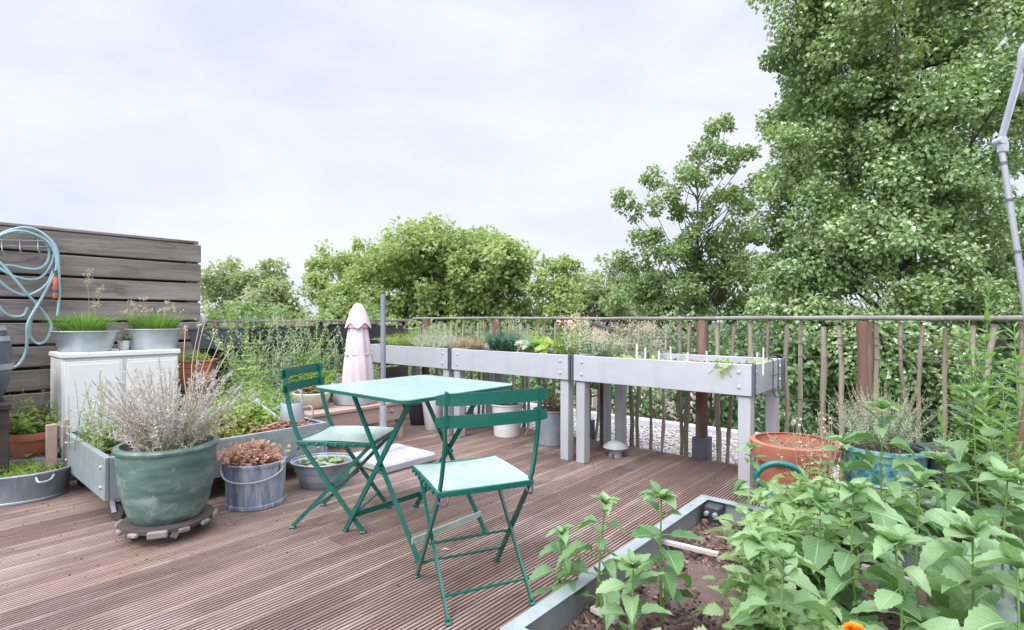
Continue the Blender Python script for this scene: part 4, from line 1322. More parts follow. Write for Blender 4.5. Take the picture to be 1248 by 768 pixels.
# jointed pole at right edge
def jointed_pole():
    d = 2.45
    base = at(1292, 388 + 702 / d, d)
    root = thing('jointed_pole', 'pale grey metal pole with clamped elbow and rounded cap at the right edge', 'pole', (base[0], base[1], 0))
    B = np.array([base[0], base[1], 0])
    el = np.array(at(1219, 172, d)) - B; top = np.array(at(1247, 70, d + .1)) - B; low = np.array(at(1246, 352, d)) - B
    m = MB(); m.tube([(0, 0, 0), low, el + (el - low) * .02], .0115, 12); m.build('lower_tube', MAT['steel_pale'], root)
    o = np.array([.030, .02, 0])
    m = MB(); m.tube([o * 1.2, low + o, el + o * .6], .008, 10); m.build('tension_rod', MAT['steel_pale'], root)
    m = MB(); m.sweep([el, top], .018, .016, (0, 1, 0)); m.build('upper_arm', MAT['steel'], root)
    m = MB(); m.tube([el + [.026, .01, .02], top + [.02, .01, -.03]], .006, 8); m.build('arm_cable', MAT['steel_pale'], root)
    m = MB(); m.tube([el + [0, -.02, 0], el + [0, .025, 0]], .018, 14); m.box(el + [0.012, 0, -.03], (.036, .034, .05), bev=.006); m.build('elbow_clamp', MAT['steel_pale'], root)
    m = MB(); m.lathe([(.0001, .085), (.03, .08), (.05, .055), (.055, .02), (.055, -.16), (.05, -.17), (.0001, -.17)], 22, c=top + [.045, .0, .0]); m.build('cap', MAT['steel_pale'], root)
    m = MB(); m.box((0, 0, .01), (.2, .2, .02), bev=.004); m.build('foot_plate', MAT['steel'], root)
    for f in (.25, .6, .85):
        m = MB(); q = low + (el - low) * f; m.tube([q + [0, 0, -.006], q + [0, 0, .006]], .0145, 12); m.build('clip', MAT['dark_joint'], root)


jointed_pole()


# hose and its rack
def hose():
    root = thing('hose_rack', 'bent pale wire rack on the plank screen holding the coiled hose', 'hose rack', on_t(30, 300, 5.0))
    B = np.array(root.location)
    for y in (292.5, 299.5):
        pts = [on_t(x, y + .045 * x * .5, 4.97 if x > -5 else 5.0) - B for x in (-12, 10, 30, 50, 62)]
        m = MB(); m.tube(pts, .004, 6); m.build('rail', MAT['zinc_pale'], root)
    for x in (2, 24, 46):
        m = MB(); m.tube(spline([on_t(x, 292, 5.022) - B, on_t(x, 299, 4.93) - B, on_t(x + 1, 306, 4.92) - B, on_t(x + 5, 311, 4.95) - B], 4), .0035, 6); m.build('hook', MAT['zinc_pale'], root)
    S = [
        (4.955, [(-14, 303), (-6, 291), (8, 282), (28, 277.5), (46, 281), (60, 291), (69, 303), (71.5, 320), (68, 338), (58, 353), (48, 368), (40, 383), (36.5, 400), (38, 412), (47, 419), (56, 415), (62, 403), (62, 394), (55, 383), (45, 371), (32, 357), (18, 340), (5, 325), (-8, 313), (-18, 306)]),
        (4.935, [(-14, 298), (0, 287.5), (20, 281.5), (40, 285), (58, 294.5), (67, 308), (69, 325), (62, 343), (54, 358), (46, 372), (38, 385), (33, 398), (33, 415), (31, 430), (24, 443), (14, 449), (4, 451), (-12, 447)]),
        (4.975, [(-14, 306), (4, 286), (22, 284), (44, 288), (57, 299), (60, 312), (55, 323), (45, 328), (30, 327), (15, 324), (2, 323), (-12, 318)]),
        (4.965, [(-12, 318), (4, 330), (18, 337), (36, 341), (50, 338), (60, 327), (66, 310), (62, 297)]),
        (4.945, [(-12, 328), (-3, 340), (12, 353), (30, 360), (46, 355), (58, 345), (65, 330)]),
        (4.95, [(-10, 350), (-2, 372), (8, 383), (18, 386), (29, 384), (34, 375)]),
        (4.93, [(63, 293), (70, 310), (72, 335), (72.5, 360), (70, 385)]),
    ]
    hr = thing('garden_hose', 'pale blue garden hose coiled on the plank screen', 'hose', on_t(35, 330, 4.95))
    B = np.array(hr.location)
    m = MB()
    for t, pts in S:
        P = [on_t(x, y, t - .012 * math.sin(i * 1.3)) - B for i, (x, y) in enumerate(pts)]
        m.tube(spline(P, 7), .0088, 9)
    m.build('tube', MAT['hose'], hr)
    a, c = on_t(67.5, 329, 4.93) - B, on_t(67, 364, 4.93) - B
    m = MB()
    Mx = frames(np.array([[0, 1.0, 0]]), np.array([c - a]))[0]
    ln = np.linalg.norm(c - a)
    m.lathe([(.010, 0), (.014, .005), (.014, ln * .22), (.011, ln * .26), (.015, ln * .3), (.016, ln * .68), (.012, ln * .72), (.015, ln * .78), (.015, ln * .95), (.009, ln)], 14, c=a, M=Mx)
    nz = m.build('nozzle', MAT['orange_plastic'], hr)
    m = MB(); m.lathe([(.0155, ln * .02), (.0155, ln * .2)], 14, c=a, M=Mx); m.lathe([(.0165, ln * .70), (.0165, ln * .80)], 14, c=a, M=Mx); m.build('collar', MAT['dark_joint'], nz)


hose()


# ================================================================== TREES
UPV = np.array([0, 0, 1.0])


def leaf_cloud(m, c, rad, n, size, tone, tmpl=DIAMOND, out=None, droop=.35, squash=.8, tilt=.7):
    """N leaves round clump centre C, normals leaning outwards and up"""
    q = rng.normal(size=(n, 3)); q = norm(q) * (rng.random((n, 1)) ** .42) * rad * [1, 1, squash]
    pos = c + q
    o = norm(q + (0 if out is None else np.asarray(out) * rad * .8))
    D = norm(rand_dir(n) * .8 + o * .5 + [0, 0, -droop])
    Nn = norm(o * .55 + UPV * .6 + rand_dir(n) * tilt)
    m.inst(tmpl, frames(D, Nn), pos, size * rng.uniform(.7, 1.25, n), np.clip(tone + rng.normal(0, .12, n), 0, 1))


def tree(name, label, cat, group, lobes, d, base_px, leaf, lsize, per, csize, dens, bark='bark', trunk_r=.16, depth=.9, top=None, limb_share=.4, tmpl=DIAMOND, out_w=.6, core=True, shift=0.0, inner=0, limb_r=.035, zs_=.85, seed=0):
    """crown built of round lobes given as (x, y, radius) seen from the terrace at distance d; each lobe is a ball of leaf clumps"""
    global rng
    rng = np.random.default_rng(zlib.crc32(label.encode()) + seed)
    bx, by, _ = at(base_px, 388, d)
    root = thing(name, label, cat, (bx, by, GROUND), 0, group)
    B = np.array([bx, by, GROUND])
    m = MB(); C_ = []
    hz = 0
    for (px, py, r, *dd) in lobes:
        dd = dd[0] if dd else rng.uniform(-1, 1) * depth
        c = np.array(at(px, py, d + dd)) - B
        rm = r / FPX * d
        k = max(3, int(dens * (rm / csize) ** 2))
        q = rand_dir(k) * (rng.random((k, 1)) ** .35) * rm
        q[:, 2] *= zs_
        for x in q:
            cc = c + x
            tone = np.clip(.25 + .45 * (x[2] / max(rm, .01) * .5 + .5) + rng.normal(0, .2), 0, 1)  # lobe tops lighter, undersides darker: daylight put into the leaf tone
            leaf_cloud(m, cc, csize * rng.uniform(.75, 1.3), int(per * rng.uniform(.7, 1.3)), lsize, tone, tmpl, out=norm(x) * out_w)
            C_.append(cc); hz = max(hz, cc[2])
        for _ in range(inner):
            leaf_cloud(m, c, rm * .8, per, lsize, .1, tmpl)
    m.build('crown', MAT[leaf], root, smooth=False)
    # trunk and limbs
    t = MB()
    topz = (hz * .93 if top is None else top)
    zs = np.linspace(0, topz, 14)
    wob = np.cumsum(rng.normal(0, .05, (14, 2)), 0); wob[:2] = 0
    mean = np.mean(C_, 0)
    drift = np.clip((zs / topz), 0, 1)[:, None] ** 1.5 * (mean[:2] * .5)
    tp = np.c_[wob + drift, zs]
    t.tube(tp, np.linspace(trunk_r, trunk_r * .12, 14), 9, jitter=.1)
    for c in C_:
        if rng.random() > limb_share: continue
        hd = np.linalg.norm(c[:2])
        z0 = np.clip(c[2] - hd * rng.uniform(.7, 1.3) - .3, topz * .25, topz * .97)
        a = np.array([np.interp(z0, zs, tp[:, 0]), np.interp(z0, zs, tp[:, 1]), z0])
        mid = a * .45 + c * .55 + np.array([0, 0, -.12 * hd]) + rng.normal(0, .12, 3)
        L_ = np.linalg.norm(c - a)
        t.tube(spline([a, a * .72 + mid * .28 + [0, 0, .02 * L_], mid, c], 4), np.linspace(limb_r * (.7 + .1 * L_), .006, 13), 6)
    t.build('trunk', MAT[bark], root, angle=0)
    return root


GT = 'broadleaved trees beyond the terrace fence'
tree('lime_tree', 'broad pale green tree in the middle, its rounded crown the widest on the skyline', 'tree', GT,
     [(500, 305, 44), (540, 300, 38), (470, 322, 36), (545, 335, 52), (590, 325, 48), (622, 332, 32), (560, 368, 56), (480, 365, 50), (612, 370, 42), (518, 282, 20), (582, 292, 20), (456, 312, 16), (640, 322, 12), (530, 380, 50), (452, 345, 25), (600, 300, 20)],
     19, 545, 'leaf_light', .15, 105, .42, 3.4, trunk_r=.24, limb_share=.35)
tree('lime_tree', 'pale green tree just left of the widest crown, with sky gaps, above the pink parasol', 'tree', GT,
     [(410, 312, 18), (395, 328, 18), (425, 330, 20), (386, 345, 14), (402, 358, 25), (430, 362, 28), (440, 300, 12), (415, 385, 28), (445, 330, 18)],
     22, 415, 'leaf_light', .15, 90, .36, 2.6, trunk_r=.18)
tree('willow_tree', 'grey green loose tree right of the plank screen', 'tree', GT,
     [(262, 332, 17), (276, 348, 20), (300, 345, 18), (325, 338, 24), (345, 362, 20), (265, 372, 25), (310, 372, 32), (352, 382, 20), (285, 322, 9), (250, 350, 18), (330, 365, 20)],
     22, 305, 'leaf_grey', .15, 80, .36, 2.7, trunk_r=.18, limb_share=.6)
tree('slender_tree', 'narrow light green tree with upright limbs, right of the widest crown', 'tree', GT,
     [(672, 318, 14), (688, 330, 17), (664, 348, 20), (690, 362, 24), (655, 378, 22), (678, 345, 14), (698, 322, 10), (680, 385, 24)],
     18, 672, 'leaf_light', .13, 70, .30, 2.4, trunk_r=.14, limb_share=.7)
tree('slender_tree', 'low pale tree between the narrow tree and the tall open tree', 'tree', GT,
     [(722, 338, 15), (742, 322, 14), (706, 362, 20), (748, 352, 22), (730, 378, 28), (715, 345, 12), (760, 375, 22), (762, 330, 10), (775, 345, 16), (700, 345, 14), (726, 358, 20), (785, 372, 20)],
     20, 735, 'leaf_grey', .14, 70, .30, 2.4, trunk_r=.14, limb_share=.6)
tree('open_tree', 'tall open crowned tree with bare limbs showing, left of the poplar', 'tree', GT,
     [(865, 160, 11), (884, 152, 10), (850, 185, 12), (836, 210, 13), (796, 218, 14), (762, 242, 13), (772, 258, 10), (800, 250, 10), (846, 222, 13), (870, 205, 11), (890, 195, 12), (908, 188, 12),
      (828, 258, 14), (850, 265, 14), (884, 240, 14), (780, 292, 10), (802, 298, 16), (822, 312, 16), (842, 322, 18), (872, 300, 18), (892, 285, 18), (782, 330, 16), (800, 345, 20), (832, 352, 22), (872, 345, 24),
      (902, 330, 24), (760, 318, 10), (770, 352, 18), (905, 250, 16), (850, 375, 28), (900, 372, 28), (800, 375, 22), (842, 290, 12), (915, 290, 18), (862, 250, 9), (816, 232, 10), (872, 178, 9), (835, 300, 16), (860, 325, 20), (812, 365, 22), (745, 372, 18), (885, 315, 18), (918, 330, 20), (918, 370, 24), (895, 235, 11), (920, 225, 12)],
     13.5, 850, 'leaf_open', .098, 62, .21, 2.9, trunk_r=.10, limb_share=.5, seed=3, depth=1.0, limb_r=.022)
# the big poplar: many clumps round a tall column
pl_lobes = []
for y in range(-190, 480, 40):
    c = 1105 + .0 * y
    half = np.interp(y, [-190, 0, 100, 250, 400, 480], [100, 120, 152, 196, 212, 200])
    for k in range(5):
        a = rng.uniform(0, 6.283) if k else np.pi
        rr = half * (.62 if k else .74)
        pl_lobes.append((c + math.cos(a) * rr, y + rng.uniform(-16, 16), rng.uniform(30, 46), math.sin(a) * rr / FPX * 9.4))
for y in range(-110, 480, 60):
    for x in (980, 1032, 1086, 1140, 1192, 1244):
        pl_lobes.append((x + rng.uniform(-22, 22), y + rng.uniform(-26, 26), rng.uniform(25, 38), -1.8 + .9 * ((x - 1110) / 130) ** 2 + rng.uniform(-.35, .25)))
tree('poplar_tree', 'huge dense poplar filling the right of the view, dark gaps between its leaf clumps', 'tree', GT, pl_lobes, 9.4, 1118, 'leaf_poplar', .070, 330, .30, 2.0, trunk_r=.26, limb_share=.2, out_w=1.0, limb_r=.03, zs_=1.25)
tree('poplar_tree', 'poplar at the right frame edge, partly hidden by the huge poplar', 'tree', GT,
     [(1330 + rng.uniform(-70, 90), y, rng.uniform(45, 65)) for y in range(-150, 500, 26)], 11, 1340, 'leaf_poplar', .10, 170, .38, 1.7, trunk_r=.25, depth=1.5, limb_share=.2)
# low leafy trees seen through the palings
GS = 'leafy shrubs below the roof edge'
for i, (x0, x1, d, lab) in enumerate(((455, 640, 10.5, 'dark leafy shrub behind the far raised planter'), (640, 800, 10, 'dark leafy shrub behind the birdhouse and middle palings'),
                                      (790, 950, 9.0, 'dark leafy shrub seen through palings under the nearest planter'), (940, 1110, 8.2, 'dark ivy clad shrub behind the palings left of the bare post'),
                                      (1090, 1270, 8.0, 'dark ivy clad shrub behind the palings at the right'))):
    lb = []
    for x in range(x0, x1, 42):
        for y in range(418 if i > 2 else 428, 600, 46):
            if i == 1 and 765 < x < 812 and 470 < y < 520: continue
            lb.append((x + rng.uniform(-15, 15), y + rng.uniform(-14, 14), rng.uniform(30, 42)))
    tree('leafy_shrub', lab, 'shrub', GS, lb, d, (x0 + x1) / 2, 'leaf_ivy' if i else 'leaf_open', 0.085, 90, .30, 2.0, trunk_r=.1, depth=.5, limb_share=.12, out_w=1.0)
tree('leafy_shrub', 'light green shrub behind the low board fence', 'shrub', GS, [(x + rng.uniform(-12, 12), y, 26) for x in range(250, 460, 34) for y in (392, 425)], 14, 350, 'leaf_open', .12, 70, .34, 1.6, trunk_r=.1, limb_share=.2)


# ================================================================== HOUSES AND VAN FAR BELOW
def house(label, px, d, w, dep, top, ridge, rz):
    x, y, _ = at(px, 388, d)
    root = thing('brick_house', label, 'house', (x, y, GROUND), rz)
    H_ = top - GROUND; r_ = ridge - GROUND
    Mx = np.array([[1, 0, 0], [0, 0, 1], [0, 1, 0.0]])
    m = MB(); m.prism([(-w / 2, 0), (-w / 2, H_), (0, r_ - .1), (w / 2, H_), (w / 2, 0)], -dep / 2, dep / 2, M=Mx); m.build('wall', MAT['brick'], root, smooth=False)
    m = MB()
    for sx in (-1, 1): m.bar((sx * (w / 2 + .3), 0, H_ - .25), (0, 0, r_), dep + .6, .14)
    rf = m.build('roof', MAT['roof_tile'], root, smooth=False)
    m = MB(); m.box((w * .2, 0, r_ - .1), (.7, .7, 1.6)); m.build('chimney', MAT['brick'], rf)
    for x_ in (-w * .25, w * .22):
        for z_ in (1.6, 4.4):
            m = MB(); m.box((x_, -dep / 2, z_), (1.3, .10, 1.5)); f = m.build('window', MAT['car_white'], root)
            m = MB(); m.box((x_, -dep / 2 - .03, z_), (1.1, .08, 1.3)); m.build('pane', MAT['glass'], f)


house('pinkish brick house glimpsed above the rail behind the birdhouse', 715, 48, 8, 8, -.6, 1.8, .3)
house('pinkish brick house glimpsed between the open tree and the rail', 800, 46, 8, 8, -.5, 1.9, -.2)


def van():
    q = at(785, 500, 26)
    root = thing('white_van', 'white van parked far below, glimpsed through palings and leaves', 'van', (q[0], q[1], GROUND), R(15))
    k = 1.0
    side = [(-2.4, .45), (2.3, .45), (2.45, .8), (2.35, 1.25), (1.6, 1.45), (1.0, 2.25), (-2.35, 2.3), (-2.45, 1.2)]
    Mx = np.array([[1, 0, 0], [0, 0, 1], [0, 1, 0.0]])
    m = MB(); m.prism(np.array(side) * k, -.95, .95, M=Mx); m.build('body', MAT['car_white'], root, smooth=False)
    m = MB(); m.prism([(1.5, 1.5), (.98, 2.12), (.3, 2.12), (.3, 1.5)], -.97, .97, M=Mx); m.build('window', MAT['glass'], root, smooth=False)
    for x in (-1.5, 1.5):
        for y in (-.85, .85):
            m = MB(); m.lathe([(.1, -.11), (.36, -.11), (.38, -.08), (.38, .08), (.36, .11), (.1, .11)], 22, M=Mx, c=(x, y, .38)); w = m.build('wheel', MAT['rubber'], root)
            m = MB(); m.lathe([(.0001, -.12), (.2, -.12), (.2, .12), (.0001, .12)], 16, M=Mx, c=(x, y, .38)); m.build('rim', MAT['steel_pale'], w)


van()


# ================================================================== PLANTS
def cap_prof(f):
    return np.interp(f, [0, .25, .6, .85, 1], [.75, 1.0, .9, .5, .28])


def plant(name, label, cat, loc, stems, tmpl, n, L, leaf, stem_mat='stem_green', r=.003, start=.12, pitch=(15, 40), droop=.25, opp=True, prof=cap_prof, tone=(.2, .9), group=None,
          petiole=0.0, wid=1.0, flowers=None, rz=0.0, flat=.5, nr=6, tuft=0):
    """stems with leaves along them; flowers = (template, material, n per tip, size, spread)"""
    root = thing(name, label, cat, loc, rz, group)
    sm, lm = MB(), MB()
    fl = MB() if flowers else None
    for si, P in enumerate(stems):
        P = np.asarray(P, float); k = len(P)
        if r > 0:
            sm.tube(P, np.linspace(r, r * .45, k), nr, cap=False)
            if 1 < len(stems) < 5:
                sm.build('stem', MAT[stem_mat], root, angle=0); sm = MB()
        T = norm(np.gradient(P, axis=0))
        f = np.linspace(start, 1, n) if n > 1 else np.array([1.0])
        f = np.clip(f + rng.normal(0, .25 / max(n, 1), n), 0, 1)
        ph0 = rng.uniform(0, 6.28)
        pos = np.stack([np.interp(f * (k - 1), np.arange(k), P[:, a]) for a in range(3)], 1)
        tan = norm(np.stack([np.interp(f * (k - 1), np.arange(k), T[:, a]) for a in range(3)], 1))
        for rep in range(2 if opp else 1):
            ph = ph0 + np.arange(n) * (np.pi / 2 if opp else 2.4) + rep * np.pi + rng.normal(0, .25, n)
            ref = np.where(np.abs(tan[:, 2:3]) > .95, np.array([[1.0, 0, 0]]), np.array([[0, 0, 1.0]]))
            e1 = norm(np.cross(tan, ref)); e2 = np.cross(tan, e1)
            rad = e1 * np.cos(ph)[:, None] + e2 * np.sin(ph)[:, None]
            pt = R(1) * rng.uniform(pitch[0], pitch[1], n) + np.clip((f - .8) * 3.2, 0, .75)
            D = norm(rad * np.cos(pt)[:, None] + tan * np.sin(pt)[:, None] + [0, 0, -droop * .6] * (1 - np.clip((f - .75) * 4, 0, 1))[:, None])
            Nn = norm(tan * (1 - flat) + UPV * flat + rng.normal(0, .16, (n, 3)))
            ln = L * prof(f) * rng.uniform(.68, 1.25, n)
            b0 = pos
            if petiole > 0:
                e = pos + D * (petiole * ln)[:, None] + [0, 0, petiole * .1 * L]
                for a, c in zip(pos, e):
                    sm.tube([a, (a + c) / 2 + [0, 0, .003], c], r * .38, 5, cap=False)
                b0 = e
            sc = np.stack([ln * wid, ln, ln], 1)
            lm.inst(tmpl, frames(D, Nn), b0, sc, np.clip(rng.uniform(*tone) + rng.normal(0, .12, n) + .25 * (f - .5), 0, 1))
        if tuft:
            ph = np.arange(tuft) * 2.4 + ph0
            el_ = np.linspace(-.05, 1.15, tuft) + rng.normal(0, .12, tuft)
            D = norm(np.c_[np.cos(ph) * np.cos(el_), np.sin(ph) * np.cos(el_), np.sin(el_)] + T[-1] * .2)
            ln = L * np.linspace(.72, .28, tuft) * rng.uniform(.8, 1.2, tuft)
            lm.inst(tmpl, frames(D, np.tile(UPV, (tuft, 1)) - D * .2), np.tile(P[-1], (tuft, 1)) - T[-1] * .004, np.stack([ln * wid, ln, ln], 1), np.clip(rng.uniform(.6, 1.0, tuft), 0, 1))
        if fl is not None:
            ft, _, fn, fs, sp = flowers
            fp = P[-1] + (rng.random((fn, 1)) * -T[-1] * sp[1]) + rng.normal(0, sp[0], (fn, 3))
            fl.inst(ft, frames(rand_dir(fn) + T[-1] * .8, rand_dir(fn)), fp, fs * rng.uniform(.6, 1.2, fn), rng.random(fn))
    if sm.n: sm.build('stem', MAT[stem_mat], root, angle=0)
    if lm.n: lm.build('leaves', MAT[leaf], root, angle=0)
    if fl is not None: fl.build('flower_or_seed_head', MAT[flowers[1]], root, angle=0)
    return root


def dome(n, h, rb, rt, k=6, hv=.3, sag=0.0, elx=1.0, ely=1.0):
    out = []
    for _ in range(n):
        a = rng.uniform(0, 6.283); q = math.sqrt(rng.random())
        b = np.array([math.cos(a) * rb * q * elx, math.sin(a) * rb * q * ely, 0])
        a2 = a + rng.normal(0, .4); q2 = q * rng.uniform(.7, 1.15)
        hh = h * (1 - hv * rng.random()) * (1 - .35 * q * q)
        e = np.array([math.cos(a2) * rt * q2 * elx, math.sin(a2) * rt * q2 * ely, hh])
        u = np.linspace(0, 1, k)[:, None]
        P = b + (e - b) * np.c_[u ** 1.25, u ** 1.25, u - sag * u ** 3] + rng.normal(0, .004, (k, 3)) * u
        out.append(P)
    return out


def rows(n, h, lx, ly, lean=.1, k=6, hv=.35):
    out = []
    for _ in range(n):
        b = np.array([rng.uniform(-lx, lx), rng.uniform(-ly, ly), 0])
        e = b + [rng.normal(0, lean), rng.normal(0, lean), h * (1 - hv * rng.random())]
        u = np.linspace(0, 1, k)[:, None]
        out.append(b + (e - b) * np.c_[u ** 1.5, u ** 1.5, u] + rng.normal(0, .003, (k, 3)) * u)
    return out


def grass(name, label, loc, n, h, rx, ry, leaf, w=.004, fan=.5, rz=0.0, stalks=0, cat='grass plant', group=None, tips=None):
    root = thing(name, label, cat, loc, rz, group)
    m = MB()
    for i in range(n):
        a = rng.uniform(0, 6.283); q = math.sqrt(rng.random())
        b = np.array([math.cos(a) * rx * q, math.sin(a) * ry * q, 0])
        hh = h * rng.uniform(.55, 1.1)
        dv = np.array([math.cos(a), math.sin(a), 0]) * fan * hh * q * rng.uniform(.4, 1.4) + rng.normal(0, .08 * hh, 3) * [1, 1, 0]
        u = np.linspace(0, 1, 6)[:, None]
        P = b + dv * u ** 1.8 + np.array([0, 0, hh]) * (u - .18 * u ** 3 * q)
        side = norm(np.cross(dv + [.001, 0, 0], UPV)); wv = w * np.array([1, 1, .9, .75, .5, .05])[:, None]
        vv = np.concatenate([P - side * wv, P + side * wv])
        j = np.arange(5)
        m.add(vv, [np.stack([j, j + 1, j + 7, j + 6], 1)], rng.random())
    m.build('blades', MAT[leaf], root, angle=0)
    if stalks:
        s = MB(); f = MB()
        for P in dome(stalks, h * 1.75, rx * .7, rx * 1.3, hv=.45, ely=ry / rx):
            s.tube(P, np.linspace(.0016, .0011, len(P)), 5, cap=False)
            k = 14
            f.inst(ROUND, frames(rand_dir(k), rand_dir(k)), P[-1] + rng.normal(0, .006, (k, 3)), rng.uniform(.006, .012, k), rng.random(k))
        s.build('stalk', MAT['stem_dry'], root, angle=0); f.build('flower_or_seed_head', MAT['petal_pale'], root, angle=0)  # round heads are seed heads of the dry stalks, in one mesh
    return root


def rosettes(name, label, loc, n, rx, ry, size, leaf, cat='succulent', rz=0.0, zj=.03, group=None, leaves=9, mound=0.0):
    root = thing(name, label, cat, loc, rz, group)
    m = MB()
    for i in range(n):
        a = rng.uniform(0, 6.283); q = math.sqrt(rng.random())
        c = np.array([math.cos(a) * rx * q, math.sin(a) * ry * q, rng.uniform(0, zj) + mound * (1 - q * q)])
        k = leaves; ph = np.arange(k) * 2.4 + rng.uniform(0, 6)
        el = np.linspace(.15, 1.15, k)
        D = np.c_[np.cos(ph) * np.cos(el), np.sin(ph) * np.cos(el), np.sin(el)]
        m.inst(ROUND, frames(D, np.tile(UPV, (k, 1)) + D * -.3), np.tile(c, (k, 1)), size * rng.uniform(.7, 1.2) * np.linspace(1, .55, k), np.clip(rng.random() + rng.normal(0, .1, k), 0, 1))
    m.build('leaves', MAT[leaf], root, angle=0)
    return root


def blade_leaves(*_):
    pass


# ---- green glazed pot: dry lavender, with one pale broad leaf tuft
zG = .088 + .335
plant('lavender_bush', 'dried grey lavender bush in the green glazed pot', 'lavender', (gp[0] + .01, gp[1], zG), dome(210, .46, .13, .40, k=6, hv=.6), NEEDLE, 15, .030, 'leaf_lav', 'stem_dry', r=.0017, start=.18,
      pitch=(25, 60), opp=True, prof=lambda f: np.ones_like(f), tone=(.15, .95), wid=1.0, flowers=(ROUND, 'petal_lilac', 14, .010, (.0045, .055)), nr=4)
plant('lavender_sprigs', 'a few leafy green sprigs at the foot of the dried lavender', 'sprigs', (gp[0] + .06, gp[1] - .06, zG), dome(16, .16, .14, .18), NEEDLE, 14, .03, 'leaf_sage', r=.0015, nr=4)
s = at(262, 470, 3.6)
grass('seed_stalks', 'long pale seed stalks leaning right over the lavender and red planter', (gp[0] + .10, gp[1] + .25, .40), 4, .1, .05, .05, 'leaf_dry', stalks=0, cat='stalks')
ss = MB()
so_ = (gp[0] + .05, gp[1] + .20, .40)
r_ = thing('dry_stalks', 'tall bare pale stalks with seed heads rising behind the lavender', 'stalks', so_)
for (px, py) in ((254, 372), (226, 398), (268, 418), (243, 396), (281, 424), (262, 405)):
    e = np.array(at(px, py, 3.2)) - np.array(so_)
    P = spline([np.array([rng.normal(0, .03), rng.normal(0, .03), 0]), e * .5 + [-.05, 0, .02], e], 5)
    ss.tube(P, .0026, 5, cap=False)
    sf = MB(); k = 18; sf.inst(ROUND, frames(rand_dir(k), rand_dir(k)), e + rng.normal(0, .008, (k, 3)), rng.uniform(.008, .015, k), rng.random(k)); sf.build('flower_or_seed_head', MAT['petal_pale'], r_, angle=0)  # seed head at the tip of this stalk
ss.build('stalk', MAT['stem_dry'], r_, angle=0)

# ---- wheeled planter
zW = .295
for (x, y, h, lab) in ((s[0], 0, 0, ''),):
    pass
P0 = np.array(at(120, 548, 3.03))
plant('feathery_plant', 'tall pale feathery plant in the left end of the wheeled planter', 'plant', (P0[0], P0[1], zW), rows(4, .48, .03, .03, .03), LANCE, 26, .055, 'leaf_feather', r=.003, start=.05, pitch=(20, 60), opp=True, prof=lambda f: 1 - .5 * f, droop=.1)
P0 = np.array(at(100, 535, 3.2))
plant('feathery_plant', 'thin wispy plant behind the tall feathery one in the wheeled planter', 'plant', (P0[0], P0[1], zW), rows(6, .42, .09, .06, .05), LANCE, 12, .05, 'leaf_sage', r=.002, start=.1, opp=True)
P0 = st(.95, 3.75)
rosettes('ground_cover', 'low mixed green ground cover at the left end of the wheeled planter', (P0[0], P0[1], zW), 60, .14, .25, .022, 'leaf_sedum_green', 'ground cover', rz=DECK)
P0 = st(1.45, 3.72)
plant('sedum_patch', 'orange and green sedum patch in the wheeled planter, left of the watering can', 'sedum', (P0[0], P0[1], zW), dome(260, .15, .40, .42, hv=.7, ely=.55), ROUND, 7, .024, 'leaf_sedum_green', 'stem_green', r=.0014, opp=True, nr=4, rz=DECK, tone=(0, 1), tuft=6, prof=lambda f: np.ones_like(f))
P0 = st(1.72, 3.50)
rosettes('sedum_patch', 'pale pink sedum strip along the front edge of the wheeled planter', (P0[0], P0[1], zW + .02), 190, .22, .06, .020, 'leaf_sedum', 'sedum', rz=DECK, mound=.04)
P0 = st(1.58, 3.92)
plant('balm_bush', 'bright lime green bush in the wheeled planter behind the sedum', 'bush', (P0[0], P0[1], zW), dome(150, .36, .24, .40, hv=.5), OVATE, 9, .045, 'leaf_lime', r=.0015, opp=True, tone=(.3, 1.0), nr=4)
P0 = st(1.86, 4.22)
plant('balm_bush', 'soft light green bush at the back of the wheeled planter', 'bush', (P0[0], P0[1], zW), dome(110, .45, .24, .36, hv=.5), LANCE, 16, .038, 'leaf_feather', r=.0015, opp=True, tone=(.2, .9), nr=4)

P0 = st(1.98, 4.30)
plant('balm_bush', 'tall bright green bush between the wheeled planter and the low bench', 'bush', (P0[0], P0[1], .01), dome(90, .72, .12, .26, hv=.5), OVATE, 12, .05, 'leaf_lime', r=.002, opp=True, tone=(.2, 1.0), nr=4)
P0 = st(1.18, 4.15)
plant('bronze_weed', 'loose dry stems and seed heads between lavender and white cabinet', 'plant', (P0[0], P0[1], zW), dome(26, .42, .16, .26, hv=.6), LANCE, 9, .05, 'leaf_dry', 'stem_dry', r=.0018, opp=True, tone=(.2, 1.0), nr=4)
P0 = st(.86, 3.95)
plant('young_shrub', 'small leafy green shrub at the back left of the wheeled planter', 'plant', (P0[0], P0[1], zW), dome(24, .34, .07, .17, hv=.5), OVATE, 9, .04, 'leaf_chive', r=.0018, opp=True, nr=4)

